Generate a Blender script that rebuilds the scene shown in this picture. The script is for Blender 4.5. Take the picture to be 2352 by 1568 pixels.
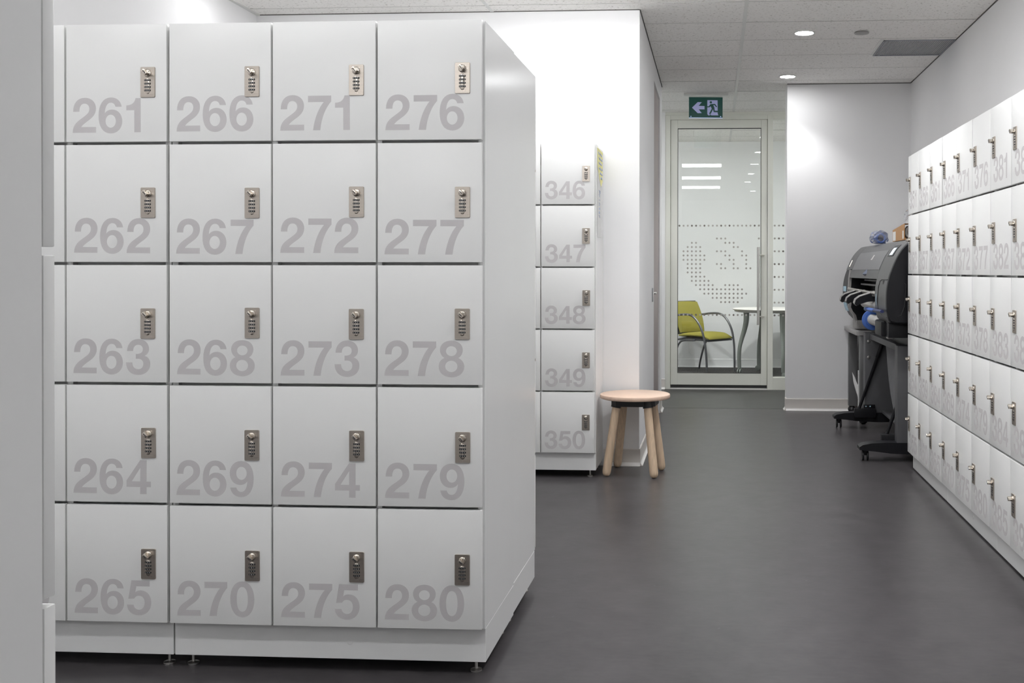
import bpy, bmesh, math, random
from mathutils import Vector, Matrix
from mathutils.geometry import tessellate_polygon
random.seed(7)
PI = math.pi
for o in list(bpy.data.objects):
    bpy.data.objects.remove(o)
S = bpy.context.scene
COL = S.collection

# ------------------------------------------------------------------ camera
HC = 1.17
cam_d = bpy.data.cameras.new('camera')
cam = bpy.data.objects.new('camera', cam_d)
COL.objects.link(cam)
R_ = ((0.99803367, 0.06266653, 0.00129998),
      (-0.06265784, 0.99801763, -0.00589997),
      (-0.00166713, 0.00580691, 0.99998175))
cm = Matrix.Identity(4)
for i in range(3):
    cm[i][0] = R_[0][i]
    cm[i][1] = R_[2][i]
    cm[i][2] = -R_[1][i]
cm[2][3] = HC
cam.matrix_world = cm
cam_d.sensor_fit = 'HORIZONTAL'
cam_d.sensor_width = 36.0
cam_d.lens = 36.0 * 2407.7 / 2352.0
cam_d.shift_x = (1176 - 1489.65) / 2352.0
cam_d.shift_y = (635.43 - 784) / 2352.0
cam_d.clip_start = 0.02
S.camera = cam

# ------------------------------------------------------------------ world, exposure
S.view_settings.view_transform = 'Standard'
S.view_settings.look = 'None'
S.view_settings.gamma = 1.0
S.view_settings.use_curve_mapping = False
S.view_settings.exposure = 0.21
W_ = bpy.data.worlds.new('world')
S.world = W_
W_.use_nodes = True
W_.node_tree.nodes['Background'].inputs[0].default_value = (0.9, 0.95, 1.0, 1)
W_.node_tree.nodes['Background'].inputs[1].default_value = 0.05
S.cycles.max_bounces = 10
S.cycles.diffuse_bounces = 6
S.cycles.glossy_bounces = 5
S.cycles.transparent_max_bounces = 12
S.cycles.sample_clamp_indirect = 6.0
S.cycles.use_denoising = True

L_STRIP = 30.0       # radiance of the linear ceiling lights
L_DOWN = 112.0        # lens of the downlights
P_DOWN = 46.0        # downlight beams, W
L_ROOM = 8.0         # added meeting room fill

# ------------------------------------------------------------------ room numbers (metres)
ZC = 2.73
XR, XL, XC = 1.6257, -2.7964, -0.4486
YB, YW1, YW3, YG, YMR = -2.6, 6.259, 8.825, 10.38, 12.72
X3 = 0.6045
W, R = 0.3076, 0.3498

# ------------------------------------------------------------------ materials
def mat(name, col, rough=0.5, metal=0.0, spec=0.5, noise=None, bump=None, emit=None, coat=0.0):
    m = bpy.data.materials.new(name)
    m.use_nodes = True
    nt = m.node_tree
    b = nt.nodes['Principled BSDF']
    b.inputs['Base Color'].default_value = (*col, 1)
    b.inputs['Roughness'].default_value = rough
    b.inputs['Metallic'].default_value = metal
    b.inputs['Specular IOR Level'].default_value = spec
    b.inputs['Coat Weight'].default_value = coat
    if emit:
        b.inputs['Emission Color'].default_value = (*emit[0], 1)
        b.inputs['Emission Strength'].default_value = emit[1]
    if noise or bump:
        tc = nt.nodes.new('ShaderNodeTexCoord')
    if noise:
        scale, amt, stretch = noise
        mp = nt.nodes.new('ShaderNodeMapping')
        mp.inputs['Scale'].default_value = stretch
        nt.links.new(tc.outputs['Object'], mp.inputs['Vector'])
        n = nt.nodes.new('ShaderNodeTexNoise')
        n.inputs['Scale'].default_value = scale
        n.inputs['Detail'].default_value = 6
        nt.links.new(mp.outputs['Vector'], n.inputs['Vector'])
        r = nt.nodes.new('ShaderNodeValToRGB')
        r.color_ramp.elements[0].position = 0.3
        r.color_ramp.elements[1].position = 0.7
        r.color_ramp.elements[0].color = (*[max(0, c * (1 - amt)) for c in col], 1)
        r.color_ramp.elements[1].color = (*[min(1, c * (1 + amt)) for c in col], 1)
        nt.links.new(n.outputs['Fac'], r.inputs['Fac'])
        nt.links.new(r.outputs['Color'], b.inputs['Base Color'])
    if bump:
        n2 = nt.nodes.new('ShaderNodeTexNoise')
        n2.inputs['Scale'].default_value = bump[0]
        n2.inputs['Detail'].default_value = 3
        nt.links.new(tc.outputs['Object'], n2.inputs['Vector'])
        bp = nt.nodes.new('ShaderNodeBump')
        bp.inputs['Strength'].default_value = bump[1]
        bp.inputs['Distance'].default_value = 0.002
        nt.links.new(n2.outputs['Fac'], bp.inputs['Height'])
        nt.links.new(bp.outputs['Normal'], b.inputs['Normal'])
    return m

ONE = (1, 1, 1)
M = {}
M['paint'] = mat('wall_paint', (0.815, 0.812, 0.815), 0.6, spec=0.3, noise=(3, 0.012, ONE), bump=(220, 0.08))
M['lam'] = mat('white_laminate', (0.80, 0.80, 0.79), 0.29, spec=0.42, noise=(1.5, 0.012, ONE))
M['lam_side'] = mat('white_laminate_end', (0.79, 0.79, 0.785), 0.20, spec=0.5, noise=(1.5, 0.01, ONE))
M['num'] = mat('grey_vinyl_number', (0.54, 0.52, 0.525), 0.5, spec=0.15, noise=(20, 0.02, ONE))
M['nickel'] = mat('brushed_nickel', (0.49, 0.44, 0.39), 0.32, metal=1.0, noise=(90, 0.05, (0.3, 1, 8)), bump=(300, 0.05))
M['chrome'] = mat('polished_nickel', (0.62, 0.565, 0.50), 0.18, metal=1.0, noise=(60, 0.03, ONE))
M['black'] = mat('black_plastic', (0.012, 0.012, 0.013), 0.4, noise=(30, 0.1, ONE))
M['white_mark'] = mat('white_dial_mark', (0.75, 0.75, 0.75), 0.5, noise=(30, 0.02, ONE))
M['tbar'] = mat('ceiling_rail', (0.70, 0.70, 0.68), 0.5, noise=(10, 0.02, ONE))
M['shadow'] = mat('dark_edge_gap', (0.10, 0.095, 0.09), 0.8, noise=(10, 0.1, ONE))  # dark colour for the shadow line where ceiling meets wall
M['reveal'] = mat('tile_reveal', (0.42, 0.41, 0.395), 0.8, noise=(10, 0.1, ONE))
M['plenum'] = mat('ceiling_void', (0.03, 0.03, 0.03), 0.9, noise=(10, 0.1, ONE))
M['base'] = mat('vinyl_baseboard', (0.62, 0.585, 0.55), 0.4, noise=(8, 0.02, ONE))
M['base_w'] = mat('baseboard_edge', (0.82, 0.80, 0.78), 0.35, noise=(8, 0.01, ONE))
M['mauve'] = mat('mauve_door_paint', (0.42, 0.36, 0.35), 0.5, noise=(4, 0.02, ONE))
M['alu'] = mat('cream_painted_frame', (0.72, 0.72, 0.66), 0.4, noise=(5, 0.01, ONE))
M['gasket'] = mat('dark_gasket', (0.03, 0.03, 0.03), 0.6, noise=(9, 0.1, ONE))
M['steel'] = mat('brushed_steel', (0.74, 0.72, 0.69), 0.30, metal=1.0, noise=(60, 0.04, (8, 8, 0.4)))
M['seat_wood'] = mat('pale_beech', (0.70, 0.515, 0.40), 0.42, noise=(7, 0.07, (1.2, 14, 8)))
M['leg_wood'] = mat('pale_ash', (0.66, 0.50, 0.35), 0.45, noise=(9, 0.13, (16, 16, 0.9)))
M['lime'] = mat('lime_fabric', (0.31, 0.275, 0.040), 0.9, noise=(180, 0.10, ONE), bump=(400, 0.3))
M['chair_metal'] = mat('dark_silver_tube', (0.16, 0.16, 0.17), 0.32, metal=0.7, noise=(20, 0.05, ONE))
M['chair_plastic'] = mat('charcoal_shell', (0.045, 0.045, 0.05), 0.45, noise=(20, 0.05, ONE))
M['table_top'] = mat('white_table_top', (0.80, 0.77, 0.73), 0.35, noise=(6, 0.01, ONE))
M['table_edge'] = mat('grey_table_edge', (0.40, 0.39, 0.36), 0.5, noise=(6, 0.02, ONE))
M['table_leg'] = mat('grey_green_leg', (0.27, 0.29, 0.27), 0.4, metal=0.3, noise=(12, 0.03, ONE))
M['p_grey'] = mat('printer_grey', (0.085, 0.085, 0.086), 0.42, noise=(25, 0.04, ONE), bump=(700, 0.06))
M['p_lid'] = mat('printer_lid_grey', (0.125, 0.125, 0.13), 0.32, noise=(25, 0.03, ONE))
M['p_black'] = mat('printer_black', (0.008, 0.008, 0.010), 0.42, spec=0.3, noise=(25, 0.1, ONE))
M['p_leg'] = mat('printer_stand_grey', (0.09, 0.09, 0.095), 0.5, noise=(25, 0.03, ONE))
M['p_cloth'] = mat('bin_fabric', (0.20, 0.20, 0.21), 0.85, noise=(40, 0.05, ONE), bump=(300, 0.2))
M['p_side'] = mat('bracket_grey', (0.30, 0.29, 0.28), 0.5, noise=(20, 0.03, ONE))
M['p_rail'] = mat('champagne_rail', (0.42, 0.40, 0.36), 0.3, metal=0.6, noise=(30, 0.03, ONE))
M['blue'] = mat('blue_plastic', (0.060, 0.145, 0.46), 0.4, noise=(15, 0.05, ONE))
M['blue_d'] = mat('navy_plastic', (0.012, 0.02, 0.09), 0.35, noise=(15, 0.05, ONE))
M['slate'] = mat('slate_blue', (0.12, 0.14, 0.20), 0.3, noise=(15, 0.08, ONE))
M['roll'] = mat('paper_roll', (0.52, 0.51, 0.49), 0.6, noise=(12, 0.05, (1, 1, 6)))
M['sticker'] = mat('pale_blue_sticker', (0.40, 0.58, 0.68), 0.5, noise=(60, 0.2, ONE))
M['card'] = mat('brown_cardboard', (0.44, 0.25, 0.12), 0.8, noise=(30, 0.06, (1, 1, 6)))
M['paper'] = mat('white_paper', (0.74, 0.74, 0.73), 0.7, noise=(8, 0.02, ONE))
M['yellow'] = mat('yellow_paper', (0.80, 0.76, 0.33), 0.7, noise=(6, 0.05, ONE))
M['ink'] = mat('faded_blue_ink', (0.40, 0.46, 0.62), 0.7, noise=(40, 0.1, ONE))
M['table_s'] = mat('grey_side_table', (0.36, 0.35, 0.345), 0.5, noise=(12, 0.03, ONE))
M['table_sleg'] = mat('side_table_leg', (0.15, 0.15, 0.152), 0.45, noise=(12, 0.03, ONE))
M['green'] = mat('exit_green', (0.0, 0.030, 0.026), 0.3, noise=(8, 0.05, ONE), emit=((0.0, 0.30, 0.22), 0.05))
M['sign_w'] = mat('lit_sign_white', (0.33, 0.34, 0.56), 0.4, noise=(8, 0.02, ONE), emit=((0.55, 0.60, 1.0), 0.16))
M['sign_e'] = mat('sign_acrylic_edge', (0.5, 0.6, 0.8), 0.2, noise=(8, 0.02, ONE), emit=((0.5, 0.6, 1.0), 0.3))
M['lens'] = mat('lit_linear_lens', (0.9, 0.9, 0.9), 0.4, noise=(8, 0.01, ONE), emit=((0.975, 0.985, 1.0), L_STRIP))
for k_, f_ in (('lens_a', 0.72), ('lens_a2', 0.28), ('lens_b', 0.60), ('lens_b2', 0.20), ('lens_c', 0.60), ('lens_d2', 0.6)):
    M[k_] = mat('lit_' + k_, (0.9, 0.9, 0.9), 0.4, noise=(8, 0.01, ONE), emit=((0.975, 0.985, 1.0), L_STRIP * f_))
M['lens_mr'] = mat('lit_room_lens', (0.9, 0.9, 0.9), 0.4, noise=(8, 0.01, ONE), emit=((0.97, 1.0, 0.99), L_ROOM))
M['lens_p'] = mat('lit_passage_lens', (0.9, 0.9, 0.9), 0.4, noise=(8, 0.01, ONE), emit=((0.97, 1.0, 0.99), 13.0))
M['lens_d'] = mat('lit_downlight_lens', (0.9, 0.9, 0.9), 0.4, noise=(8, 0.01, ONE), emit=((0.98, 0.99, 1.0), L_DOWN))
M['disc'] = mat('grey_cover', (0.30, 0.29, 0.28), 0.4, noise=(20, 0.03, ONE))
M['vent'] = mat('grey_grille', (0.30, 0.31, 0.345), 0.5, noise=(20, 0.03, ONE))
M['screen'] = mat('lit_printer_screen', (0.5, 0.55, 0.6), 0.2, noise=(20, 0.02, ONE), emit=((0.75, 0.85, 1.0), 0.55))
M['switch'] = mat('grey_switch', (0.35, 0.35, 0.36), 0.4, noise=(20, 0.03, ONE))
M['dot_a'] = mat('taupe_dot', (0.43, 0.41, 0.385), 0.7, noise=(30, 0.03, ONE))
M['dot_b'] = mat('dark_taupe_dot', (0.20, 0.18, 0.165), 0.7, noise=(30, 0.03, ONE))

def ceiling_mat():
    m = mat('mineral_ceiling_tile', (0.89, 0.875, 0.85), 0.9, spec=0.1)
    nt = m.node_tree
    b = nt.nodes['Principled BSDF']
    tc = nt.nodes.new('ShaderNodeTexCoord')
    mp = nt.nodes.new('ShaderNodeMapping')
    mp.inputs['Scale'].default_value = (1, 1.4, 1)
    nt.links.new(tc.outputs['Object'], mp.inputs['Vector'])
    n = nt.nodes.new('ShaderNodeTexNoise')
    n.inputs['Scale'].default_value = 62
    n.inputs['Detail'].default_value = 3
    n.inputs['Roughness'].default_value = 0.65
    nt.links.new(mp.outputs['Vector'], n.inputs['Vector'])
    r = nt.nodes.new('ShaderNodeValToRGB')
    r.color_ramp.elements[0].position = 0.31
    r.color_ramp.elements[0].color = (0.40, 0.38, 0.355, 1)
    r.color_ramp.elements[1].position = 0.41
    r.color_ramp.elements[1].color = (0.89, 0.875, 0.85, 1)
    nt.links.new(n.outputs['Fac'], r.inputs['Fac'])
    nt.links.new(r.outputs['Color'], b.inputs['Base Color'])
    return m
M['tile'] = ceiling_mat()

def floor_mat():
    m = mat('dark_marbled_linoleum', (0.05, 0.047, 0.049), 0.30, spec=0.22)
    nt = m.node_tree
    b = nt.nodes['Principled BSDF']
    tc = nt.nodes.new('ShaderNodeTexCoord')
    n = nt.nodes.new('ShaderNodeTexNoise')
    n.inputs['Scale'].default_value = 8
    n.inputs['Detail'].default_value = 4
    n.inputs['Roughness'].default_value = 0.6
    n.inputs['Distortion'].default_value = 0.2
    nt.links.new(tc.outputs['Object'], n.inputs['Vector'])
    r = nt.nodes.new('ShaderNodeValToRGB')
    r.color_ramp.elements[0].position = 0.25
    r.color_ramp.elements[0].color = (0.042, 0.0385, 0.040, 1)
    r.color_ramp.elements[1].position = 0.75
    r.color_ramp.elements[1].color = (0.078, 0.072, 0.075, 1)
    mpf = nt.nodes.new('ShaderNodeMapping')
    mpf.inputs['Scale'].default_value = (1.0, 2.2, 1.0)
    nt.links.new(tc.outputs['Object'], mpf.inputs['Vector'])
    nf = nt.nodes.new('ShaderNodeTexNoise')
    nf.inputs['Scale'].default_value = 24
    nf.inputs['Detail'].default_value = 4
    nf.inputs['Roughness'].default_value = 0.5
    nf.inputs['Distortion'].default_value = 0.0
    nt.links.new(mpf.outputs['Vector'], nf.inputs['Vector'])
    mf = nt.nodes.new('ShaderNodeMixRGB')
    mf.inputs[0].default_value = 0.35
    nt.links.new(n.outputs['Fac'], mf.inputs[1])
    nt.links.new(nf.outputs['Fac'], mf.inputs[2])
    nt.links.new(mf.outputs['Color'], r.inputs['Fac'])
    v = nt.nodes.new('ShaderNodeTexNoise')          # sparse pale scuffs
    v.inputs['Scale'].default_value = 38
    v.inputs['Detail'].default_value = 2
    nt.links.new(tc.outputs['Object'], v.inputs['Vector'])
    r2 = nt.nodes.new('ShaderNodeValToRGB')
    r2.color_ramp.elements[0].position = 0.735
    r2.color_ramp.elements[0].color = (0, 0, 0, 1)
    r2.color_ramp.elements[1].position = 0.80
    r2.color_ramp.elements[1].color = (0.04, 0.04, 0.04, 1)
    nt.links.new(v.outputs['Fac'], r2.inputs['Fac'])
    ad = nt.nodes.new('ShaderNodeMixRGB')
    ad.blend_type = 'ADD'
    ad.inputs[0].default_value = 1
    nt.links.new(r.outputs['Color'], ad.inputs[1])
    nt.links.new(r2.outputs['Color'], ad.inputs[2])
    nt.links.new(ad.outputs['Color'], b.inputs['Base Color'])
    return m
M['floor'] = floor_mat()
M['plank'] = mat('dark_streaked_plank', (0.048, 0.047, 0.045), 0.42, noise=(6, 0.45, (0.9, 22, 1)))
M['carpet'] = mat('dark_striped_carpet', (0.060, 0.055, 0.052), 0.95, noise=(14, 0.75, (5, 1.5, 1)), bump=(200, 0.5))

def thin_glass(name, tint, refl):
    m = bpy.data.materials.new(name)
    m.use_nodes = True
    nt = m.node_tree
    nt.nodes.remove(nt.nodes['Principled BSDF'])
    out = nt.nodes['Material Output']
    tr = nt.nodes.new('ShaderNodeBsdfTransparent')
    tr.inputs[0].default_value = (*tint, 1)
    gl = nt.nodes.new('ShaderNodeBsdfGlossy')
    gl.inputs['Roughness'].default_value = 0.0
    gl.inputs[0].default_value = (1, 1, 1, 1)
    lw = nt.nodes.new('ShaderNodeFresnel')
    lw.inputs['IOR'].default_value = refl
    mx = nt.nodes.new('ShaderNodeMixShader')
    nt.links.new(lw.outputs[0], mx.inputs[0])
    nt.links.new(tr.outputs[0], mx.inputs[1])
    nt.links.new(gl.outputs[0], mx.inputs[2])
    nt.links.new(mx.outputs[0], out.inputs[0])
    return m
M['glass'] = thin_glass('clear_glass', (0.95, 0.965, 0.955), 1.42)
M['poly'] = thin_glass('clear_plastic_film', (0.93, 0.94, 0.96), 1.5)
_nt = M['poly'].node_tree
_df = _nt.nodes.new('ShaderNodeBsdfDiffuse'); _df.inputs[0].default_value = (0.8, 0.8, 0.82, 1)
_mx = _nt.nodes.new('ShaderNodeMixShader'); _mx.inputs[0].default_value = 0.13
_o = _nt.nodes['Material Output']
_src = _o.inputs[0].links[0].from_socket
_nt.links.new(_src, _mx.inputs[1]); _nt.links.new(_df.outputs[0], _mx.inputs[2]); _nt.links.new(_mx.outputs[0], _o.inputs[0])

# ------------------------------------------------------------------ mesh helpers
def new():
    return bmesh.new()

def box(bm, x0, x1, y0, y1, z0, z1, bev=0.0, seg=2, mi=0):
    old = set(bm.faces)
    vs = bmesh.ops.create_cube(bm, size=1.0)['verts']
    for v in vs:
        v.co = Vector(((x0 + x1) / 2 + v.co.x * (x1 - x0), (y0 + y1) / 2 + v.co.y * (y1 - y0), (z0 + z1) / 2 + v.co.z * (z1 - z0)))
    if bev > 0:
        es = list({e for v in vs for e in v.link_edges})
        bmesh.ops.bevel(bm, geom=es, offset=bev, segments=seg, profile=0.6, affect='EDGES')
    for f in bm.faces:
        if f not in old:
            f.material_index = mi

def lathe(bm, prof, c, ax='z', n=32, mi=0, cap=True):
    """prof: list of (r, h) along axis ax, from c."""
    rings = []
    for r, h in prof:
        ring = []
        for i in range(n):
            a = 2 * PI * i / n
            p, q = r * math.cos(a), r * math.sin(a)
            d = {'z': (p, q, h), 'y': (p, h, q), 'x': (h, p, q)}[ax]
            ring.append(bm.verts.new(Vector(c) + Vector(d)))
        rings.append(ring)
    fs = []
    for a, b in zip(rings, rings[1:]):
        for i in range(n):
            j = (i + 1) % n
            fs.append(bm.faces.new((a[i], a[j], b[j], b[i])))
    if cap:
        fs.append(bm.faces.new(rings[0][::-1]))
        fs.append(bm.faces.new(rings[-1]))
    for f in fs:
        f.material_index = mi

def tube(bm, pts, rad, n=12, mi=0, flat=1.0):
    """round bar along pts; rad a number or list; flat squeezes one cross axis."""
    pts = [Vector(p) for p in pts]
    rads = rad if isinstance(rad, (list, tuple)) else [rad] * len(pts)
    up = Vector((0, 0, 1))
    d0 = (pts[1] - pts[0]).normalized()
    if abs(d0.dot(up)) > 0.95:
        up = Vector((0, 1, 0))
    rings = []
    for i, p in enumerate(pts):
        d = (pts[min(i + 1, len(pts) - 1)] - pts[max(i - 1, 0)]).normalized()
        u = (up - d * up.dot(d)).normalized()
        w = d.cross(u)
        up = u
        rings.append([bm.verts.new(p + (u * math.cos(2 * PI * k / n) * flat + w * math.sin(2 * PI * k / n)) * rads[i]) for k in range(n)])
    fs = []
    for a, b in zip(rings, rings[1:]):
        for i in range(n):
            j = (i + 1) % n
            fs.append(bm.faces.new((a[i], a[j], b[j], b[i])))
    fs.append(bm.faces.new(rings[0][::-1]))
    fs.append(bm.faces.new(rings[-1]))
    for f in fs:
        f.material_index = mi

def smooth_path(ctrl, n=8):
    """Catmull-Rom through control points."""
    P = [Vector(c) for c in ctrl]
    P = [2 * P[0] - P[1]] + P + [2 * P[-1] - P[-2]]
    out = []
    for i in range(1, len(P) - 2):
        for k in range(n):
            t = k / n
            a, b, c, d = P[i - 1], P[i], P[i + 1], P[i + 2]
            out.append(0.5 * ((2 * b) + (c - a) * t + (2 * a - 5 * b + 4 * c - d) * t * t + (3 * b - a - 3 * c + d) * t ** 3))
    out.append(P[-2])
    return out

def prism(bm, loops, fn, d0, d1, mi=0):
    """2-D loops (first outer, rest holes) extruded; fn(a, b, d) -> world point."""
    loops = [[Vector((a, b, 0)) for a, b in l] for l in loops]
    flat = [p for l in loops for p in l]
    tris = tessellate_polygon(loops)
    v0 = [bm.verts.new(fn(p.x, p.y, d0)) for p in flat]
    v1 = [bm.verts.new(fn(p.x, p.y, d1)) for p in flat]
    fs = []
    for t in tris:
        fs.append(bm.faces.new([v0[i] for i in t]))
        fs.append(bm.faces.new([v1[i] for i in reversed(t)]))
    k = 0
    for l in loops:
        n = len(l)
        for i in range(n):
            a, b = k + i, k + (i + 1) % n
            fs.append(bm.faces.new((v0[a], v0[b], v1[b], v1[a])))
        k += n
    for f in fs:
        f.material_index = mi

def finish(bm, name, mats, ang=35):
    bmesh.ops.recalc_face_normals(bm, faces=bm.faces)
    lim = math.radians(ang)
    for e in bm.edges:
        e.smooth = len(e.link_faces) == 2 and e.calc_face_angle(0) < lim
    for f in bm.faces:
        f.smooth = True
    me = bpy.data.meshes.new(name)
    bm.to_mesh(me)
    bm.free()
    for m in (mats if isinstance(mats, (list, tuple)) else [mats]):
        me.materials.append(M[m] if isinstance(m, str) else m)
    return me

def link(name, me, parent=None, loc=(0, 0, 0), rot=(0, 0, 0)):
    o = bpy.data.objects.new(name, me)
    COL.objects.link(o)
    o.location = loc
    o.rotation_euler = rot
    if parent:
        o.parent = parent
    return o

def obj(name, bm, mats, parent=None, local=False, ang=35):
    """one mesh object; vertices are world points unless local."""
    if parent is not None and not local:
        off = parent.location.copy()
        q = parent.parent
        while q is not None:
            off += q.location
            q = q.parent
        bmesh.ops.translate(bm, verts=bm.verts, vec=-off)
    return link(name, finish(bm, name, mats, ang), parent)

def tag(o, label=None, cat=None, group=None, kind=None):
    if label: o['label'] = label
    if cat: o['category'] = cat
    if group: o['group'] = group
    if kind: o['kind'] = kind
    return o

def thing(name, label, cat, loc=(0, 0, 0), rz=0.0, group=None):
    o = link(name, None, None, loc, (0, 0, rz))
    return tag(o, label, cat, group)

def struct(name, bm, mats, label=None, cat=None):
    o = obj(name, bm, mats)
    return tag(o, label, cat, kind='structure')

# ------------------------------------------------------------------ floor and walls
T = 0.12
bm = new(); box(bm, XL - 0.2, XR + 0.2, YB - 0.2, 8.926, -0.1, 0.0); struct('floor', bm, 'floor', 'dark grey marbled linoleum floor of the locker room', 'floor')
bm = new(); box(bm, -3.2, 3.2, 8.926, YG - 0.03, -0.1, 0.001); struct('floor_corridor', bm, 'plank', 'dark streaked plank floor in front of the glass door', 'floor')
bm = new(); box(bm, -2.0, 2.4, YG - 0.03, YMR + 0.2, -0.1, 0.002); struct('floor_meeting_room', bm, 'carpet', 'dark striped carpet behind the glass door', 'floor')

ZT = ZC + 0.25
bm = new(); box(bm, XR, XR + T, YB - T, YW3 + T, 0, ZT); struct('wall_right', bm, 'paint', 'long white wall behind the right-hand lockers', 'wall')
bm = new(); box(bm, XL - T, XL, YB - T, YW1, 0, ZT); struct('wall_left', bm, 'paint', 'white wall at the far left above the numbered lockers', 'wall')
bm = new(); box(bm, XL - T, XR + T, YB - T, YB, 0, ZT); struct('wall_back', bm, 'paint', 'white wall closing the locker room at the near end', 'wall')
bm = new(); box(bm, XL - T, XC - 0.0, YW1, YW1 + T, 0, ZT); struct('wall_front', bm, 'paint', 'brightly lit white wall behind the stool', 'wall')
# corridor wall with the mauve door opening
DY0, DY1, DZ = 7.775, 8.60, 2.58
bm = new()
box(bm, XC - T, XC, YW1 + T, DY0, 0, ZT)
box(bm, XC - T, XC, DY0, DY1, DZ, ZT)
box(bm, XC - T, XC, DY1, 8.905, 0, ZT)
struct('wall_corridor', bm, 'paint', 'grey-lit wall running away past the stool to the mauve door', 'wall')
bm = new(); box(bm, X3, XR + T, YW3, YW3 + T, 0, ZT, 0.003, 1); struct('wall_end', bm, 'paint', 'white end wall with a scallop of light beside the printer', 'wall')
bm = new(); box(bm, X3 + 0.001, 3.2, YW3 + T, YW3 + T + 0.1, 0, ZT); box(bm, -3.2, XC - T, 8.78, 8.905, 0, ZT); struct('wall_passage', bm, 'paint', 'walls of the cross passage before the glass door', 'wall')
bm = new(); box(bm, -3.3, -3.2, 8.7, YG + 0.2, 0, ZT); box(bm, 3.2, 3.3, 8.7, YG + 0.2, 0, ZT); struct('wall_passage_end', bm, 'paint', 'end walls of the cross passage', 'wall')
bm = new(); box(bm, -3.2, -0.485, YG - 0.05, YG + 0.07, 0, ZT); struct('wall_glazing', bm, 'paint', 'white wall strip left of the glass door', 'wall')
bm = new(); box(bm, -2.0, 2.4, YMR, YMR + T, 0, ZT); struct('wall_meeting_room', bm, 'paint', 'white wall seen through the glass door behind chair and table', 'wall')
bm = new(); box(bm, -2.1, -2.0, YG - 0.02, YMR + T, 0, ZT); box(bm, 2.4, 2.5, YG - 0.02, YMR + T, 0, ZT); struct('wall_meeting_sides', bm, 'paint', 'side walls of the meeting room', 'wall')

# mauve door in the corridor wall
d2 = tag(link('door_2', None, None, (XC - 0.03, DY0, 0)), 'flush mauve door at a steep angle in the corridor wall', 'door', kind='structure')
bm = new(); box(bm, XC - 0.075, XC - 0.012, DY0 + 0.004, DY1 - 0.004, 0.008, DZ - 0.004, 0.003); obj('door_leaf', bm, 'mauve', d2)
bm = new(); tube(bm, smooth_path([(XC - 0.012, DY0 + 0.07, 1.0), (XC + 0.0, DY0 + 0.07, 1.0), (XC + 0.004, DY0 + 0.10, 1.0), (XC + 0.004, DY0 + 0.19, 1.0)], 4), 0.008); obj('door_handle', bm, 'steel', d2)

# baseboards: beige vinyl cove with a pale toe
def baseboard(name, p, q, nrm, label, mats=('base', 'base_w')):
    p, q, nrm = Vector((*p, 0)), Vector((*q, 0)), Vector((*nrm, 0))
    bm = new()
    prof = [(0, 0), (0.022, 0), (0.022, 0.004), (0.013, 0.010), (0.008, 0.022), (0.007, 0.098), (0.004, 0.102), (0, 0.102)]
    a = [bm.verts.new(p + nrm * t + Vector((0, 0, z))) for t, z in prof]
    b = [bm.verts.new(q + nrm * t + Vector((0, 0, z))) for t, z in prof]
    n = len(prof)
    for i in range(n):
        j = (i + 1) % n
        f = bm.faces.new((a[i], a[j], b[j], b[i]))
        f.material_index = 1 if i in (1, 2, 3) else 0
    bm.faces.new(a); bm.faces.new(b[::-1])
    struct(name, bm, list(mats), label, 'baseboard')
baseboard('baseboard_front', (-0.66, YW1), (XC + 0.007, YW1), (0, -1), 'beige vinyl baseboard under the wall behind the stool')
baseboard('baseboard_corridor', (XC, YW1 - 0.007), (XC, DY0 - 0.01), (1, 0), 'beige baseboard along the corridor wall past the stool')
baseboard('baseboard_corridor_end', (XC, DY1 + 0.01), (XC, 8.905), (1, 0), 'short baseboard beyond the mauve door')
baseboard('baseboard_end', (X3 - 0.007, YW3), (XR, YW3), (0, -1), 'beige baseboard under the end wall by the printer')
baseboard('baseboard_end_return', (X3, YW3), (X3, YW3 + T), (-1, 0), 'baseboard turning the corner of the end wall')
baseboard('baseboard_right', (XR, 6.3), (XR, YW3), (-1, 0), 'baseboard along the right wall behind the printer')
baseboard('baseboard_glazing', (-0.9, YG - 0.05), (-0.485, YG - 0.05), (0, -1), 'baseboard stub left of the glass door')
baseboard('baseboard_meeting', (-2.0, YMR), (2.4, YMR), (0, -1), 'baseboard along the meeting room wall', ('paint', 'paint'))

# ------------------------------------------------------------------ ceiling: 20 by 60 inch tiles on a grid
PX, PY, X0T, Y0T = 1.5255, 0.5085, 0.185, 6.113
bm = new()
i0, i1 = int((-3.3 - X0T) // PX), int((3.3 - X0T) // PX)
j0, j1 = int((YB - Y0T) // PY), int((YMR - Y0T) // PY)
for i in range(i0, i1 + 1):
    for j in range(j0, j1 + 1):
        x0, x1 = X0T + i * PX + 0.008, X0T + (i + 1) * PX - 0.008
        y0, y1 = Y0T + j * PY + 0.0022, Y0T + (j + 1) * PY - 0.0022
        x0, x1, y0, y1 = max(x0, -3.25), min(x1, 3.25), max(y0, YB), min(y1, YMR)
        if x1 - x0 > 0.02 and y1 - y0 > 0.02:
            h = 0.0 if (i * 7 + j * 3) % 5 else 0.0012
            box(bm, x0, x1, y0, y1, ZC + h, ZC + 0.02)
ce = struct('ceiling', bm, 'tile', 'suspended ceiling of speckled white tiles', 'ceiling')
bm = new(); box(bm, -3.3, 3.3, YB - 0.2, YMR + 0.2, ZC + 0.03, ZC + 0.06); struct('ceiling_deck', bm, 'plenum', 'dark void above the ceiling tiles', 'ceiling')
for i in range(i0, i1 + 2):
    x = X0T + i * PX
    if abs(x) < 3.2:
        y0 = YB if XL < x < XR else 8.905
        bm = new(); box(bm, x - 0.0115, x + 0.0115, y0, YMR, ZC - 0.003, ZC + 0.012, 0.001, 1)
        obj('grid_rail', bm, 'tbar', ce)
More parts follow.
